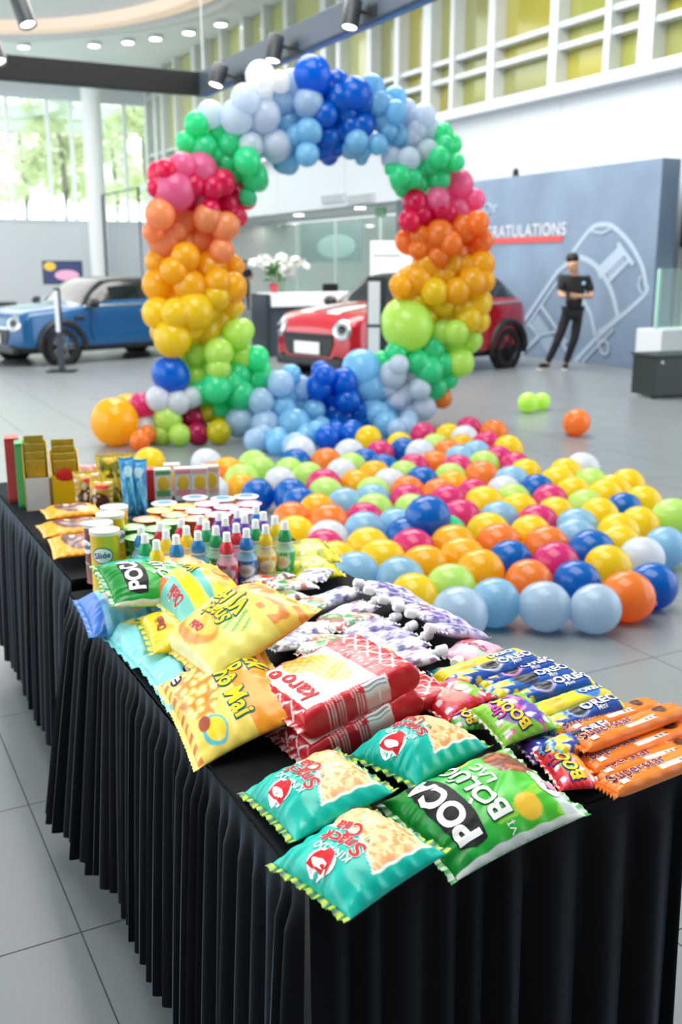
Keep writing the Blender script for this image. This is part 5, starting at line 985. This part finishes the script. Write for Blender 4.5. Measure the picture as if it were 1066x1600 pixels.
# ------------------------------------------------------------------ boxes, cartons and standing bags at the far end
def carton(label, px, py, w, d, h, cols, rz=0, cut=0, mark=None, name='snack_box', group='boxes at the far end', mw=.8, cat='box'):
    p = on_z(px, py, TZ); t = thing(name, label, cat, (p.x, p.y, TZ), rz, group); mbody = mat('card_'+cols[0], cols[0], .35, coat=.2); mside = mat('card_'+cols[1], cols[1], .35, coat=.2)
    if cut:   # display box with a slanted open front, packets stand in it
        pr = [(0, 0), (d, 0), (d, h), (d*.72, h), (0, h*cut)]; Mx = Matrix(((0, 0, 1, 0), (1, 0, 0, 0), (0, 1, 0, 0), (0, 0, 0, 1)))
        for x in (0, w-.003): MB().prism(pr, x, x+.003, M=Mx).build('side_panel', mside, t)
        MB().box((w/2, .0015, h*cut/2), (w, .003, h*cut)).build('front_panel', mat('card_'+cols[2], cols[2], .4), t); MB().box((w/2, d-.0015, h/2), (w, .003, h)).build('back_panel', mbody, t); MB().box((w/2, d/2, .002), (w, d, .004)).build('bottom', mbody, t)
        for k in range(4): MB().box((w/2, d*(.2+.2*k), h*(cut+.08+.11*k)), (w*.80, .007, h*.35), bev=.002).build('sachet', mat('sachet_gold', 'b8a63c', .22, metal=.5, vary=.3, scale=40), t)
    else:
        MB().box((w/2, d/2, h/2), (w, d, h), bev=.002).build('box_body', mbody, t); MB().box((w/2, -.0006, h*.5), (w*.9, .0012, h*.9)).build('front_print', mside, t)
    if mark: MB().ell((w/2, -.001, h*.62), (w*.36, .0015, h*.10), 16, 8).build('oval_mark', mat('mark_'+mark, mark, .4), t, True)
    return t
ya = -.15
carton('tall red box at the far left end of the tables', 14, 786, .05, .09, .24, ('c8343c', 'd9474c'), ya); carton('tall green box beside the red one at the far end', 30, 794, .05, .09, .235, ('2f9e58', '58b878'), ya)
carton('open yellow display box with slanted front at the far left', 42, 800, .085, .10, .24, ('e3bc22', 'dfb51e', 'e8e6de'), ya, .5); carton('yellow display box with a red oval mark and slanted front', 84, 797, .10, .11, .20, ('f3d31c', 'f7c916', 'f7c916'), ya, .62, 'd8262c')
carton('small red box between the blue bag and the cartons', 229, 784, .05, .06, .12, ('d82a30', 'd63338'), -.2)
for i, (px, py, c) in enumerate([(243, 786, '5fae6a'), (274, 784, 'ef9aa4'), (300, 783, 'f2b0b8'), (258, 777, 'e8b4a0'), (318, 780, 'f0c0a0')]):
    t = carton('%s drink carton, %s in the row behind the jelly cups' % (['green and white', 'pink and white', 'rosy white', 'peach white', 'cream pink'][i], nth(i)), px, py, .062, .04, .125, ('e9e6e2', 'efeceb'), -.25, name='drink_carton', group='drink cartons', cat='carton')
    MB().ell((.032, -.0015, .070), (.022, .002, .030), 16, 8).build('fruit_picture', mat('fruit_yellow', 'f4c83a', .4), t, True); MB().box((.031, -.0012, .035), (.05, .0024, .022)).build('colour_band', mat('band_'+c, c, .4), t); MB().box((.031, -.0012, .112), (.055, .0024, .014)).build('top_band', mat('band_'+c, c, .4), t)
def d_sy(a, b): C = base_c(a, 'd9b41c'); C = mixc(C, (vnoise(a*4, b*5, 3) > .55)*.9, '6f7a1c'); C = mixc(C, blob(a, b, .5, .55, .3, .15, .05), 'f2dc3a'); C = mixc(C, (vnoise(a*7, b*7, 8) > .75)*.9, '5a2f14'); return C
def d_sb(a, b): C = base_c(a, '2a9ad0'); C = mixc(C, (vnoise(a*4, b*5, 3) > .6)*.9, '1b6fb4'); C = mixc(C, (vnoise(a*7, b*7, 8) > .7)*.9, '7fd0ea'); C = mixc(C, blob(a, b, .5, .8, .3, .1, .05), 'bfe6f2'); return C
def d_ch(a, b): C = base_c(a, 'c8a23a'); C = mixc(C, blob(a, b, .5, .35, .42, .25, .05), '4a2418'); C = mixc(C, (vnoise(a*6, b*6, 2) > .66)*.9, 'e8dcc8'); C = mixc(C, blob(a, b, .6, .8, .3, .08, .05), 'd2333a'); return C
for i, (px, py, w, h, dsg, lab, ang) in enumerate([(172, 786, .085, .17, d_sy, 'yellow patterned snack bag standing upright left of the other one', .1), (192, 784, .09, .17, d_sy, 'yellow patterned snack bag standing behind the blue bags', -.2), (203, 808, .05, .20, d_sb, 'left narrow blue foil bag standing upright by the jelly cups', .2), (220, 806, .055, .19, d_sb, 'right blue foil bag standing upright by the jelly cups', -.1), (140, 796, .10, .13, d_ch, 'brown and gold chocolate bag leaning behind the pie packets', .2), (160, 800, .09, .11, d_ch, 'small chocolate bag leaning next to the chip cans', -.3)]):
    p = on_z(px, py, TZ+.01); M = Matrix.Translation((p.x, p.y, TZ+h/2+.012)) @ Matrix.Rotation(-YAW*.6+ang, 4, 'Z') @ Matrix.Rotation(pi/2-.22, 4, 'X')
    Bag('standing_snack_bag', lab, 'snack bag', M, w, h, .045, dsg, (34, 40), seal=('d9c63a' if dsg is not d_sb else '4fb0dc', None), sealw=.01, group='standing bags at the far end', seed=130+i)
def d_small(a, b): C = base_c(a, 'e8dccb'); C = mixc(C, (vnoise(a*5, b*5, 3) > .55)*.9, 'd2333a'); C = mixc(C, (vnoise(a*7, b*7, 8) > .7)*.9, '8a4a2c'); return C
for i, (px, py) in enumerate([(128, 745), (108, 752)]):
    p = on_z(px, py, TZ+.05); M = Matrix.Translation((p.x, p.y, TZ+.045)) @ Matrix.Rotation(.4*i-.3, 4, 'Z') @ Matrix.Rotation(.5, 4, 'X')
    Bag('snack_bag', ['red and cream snack bag behind the yellow display box', 'cream and red small bag glimpsed between the display boxes'][i], 'snack bag', M, .12, .14, .05, d_small, (30, 34), seal=('e8dccb', None), sealw=.008, group='bags behind the boxes', seed=150+i)
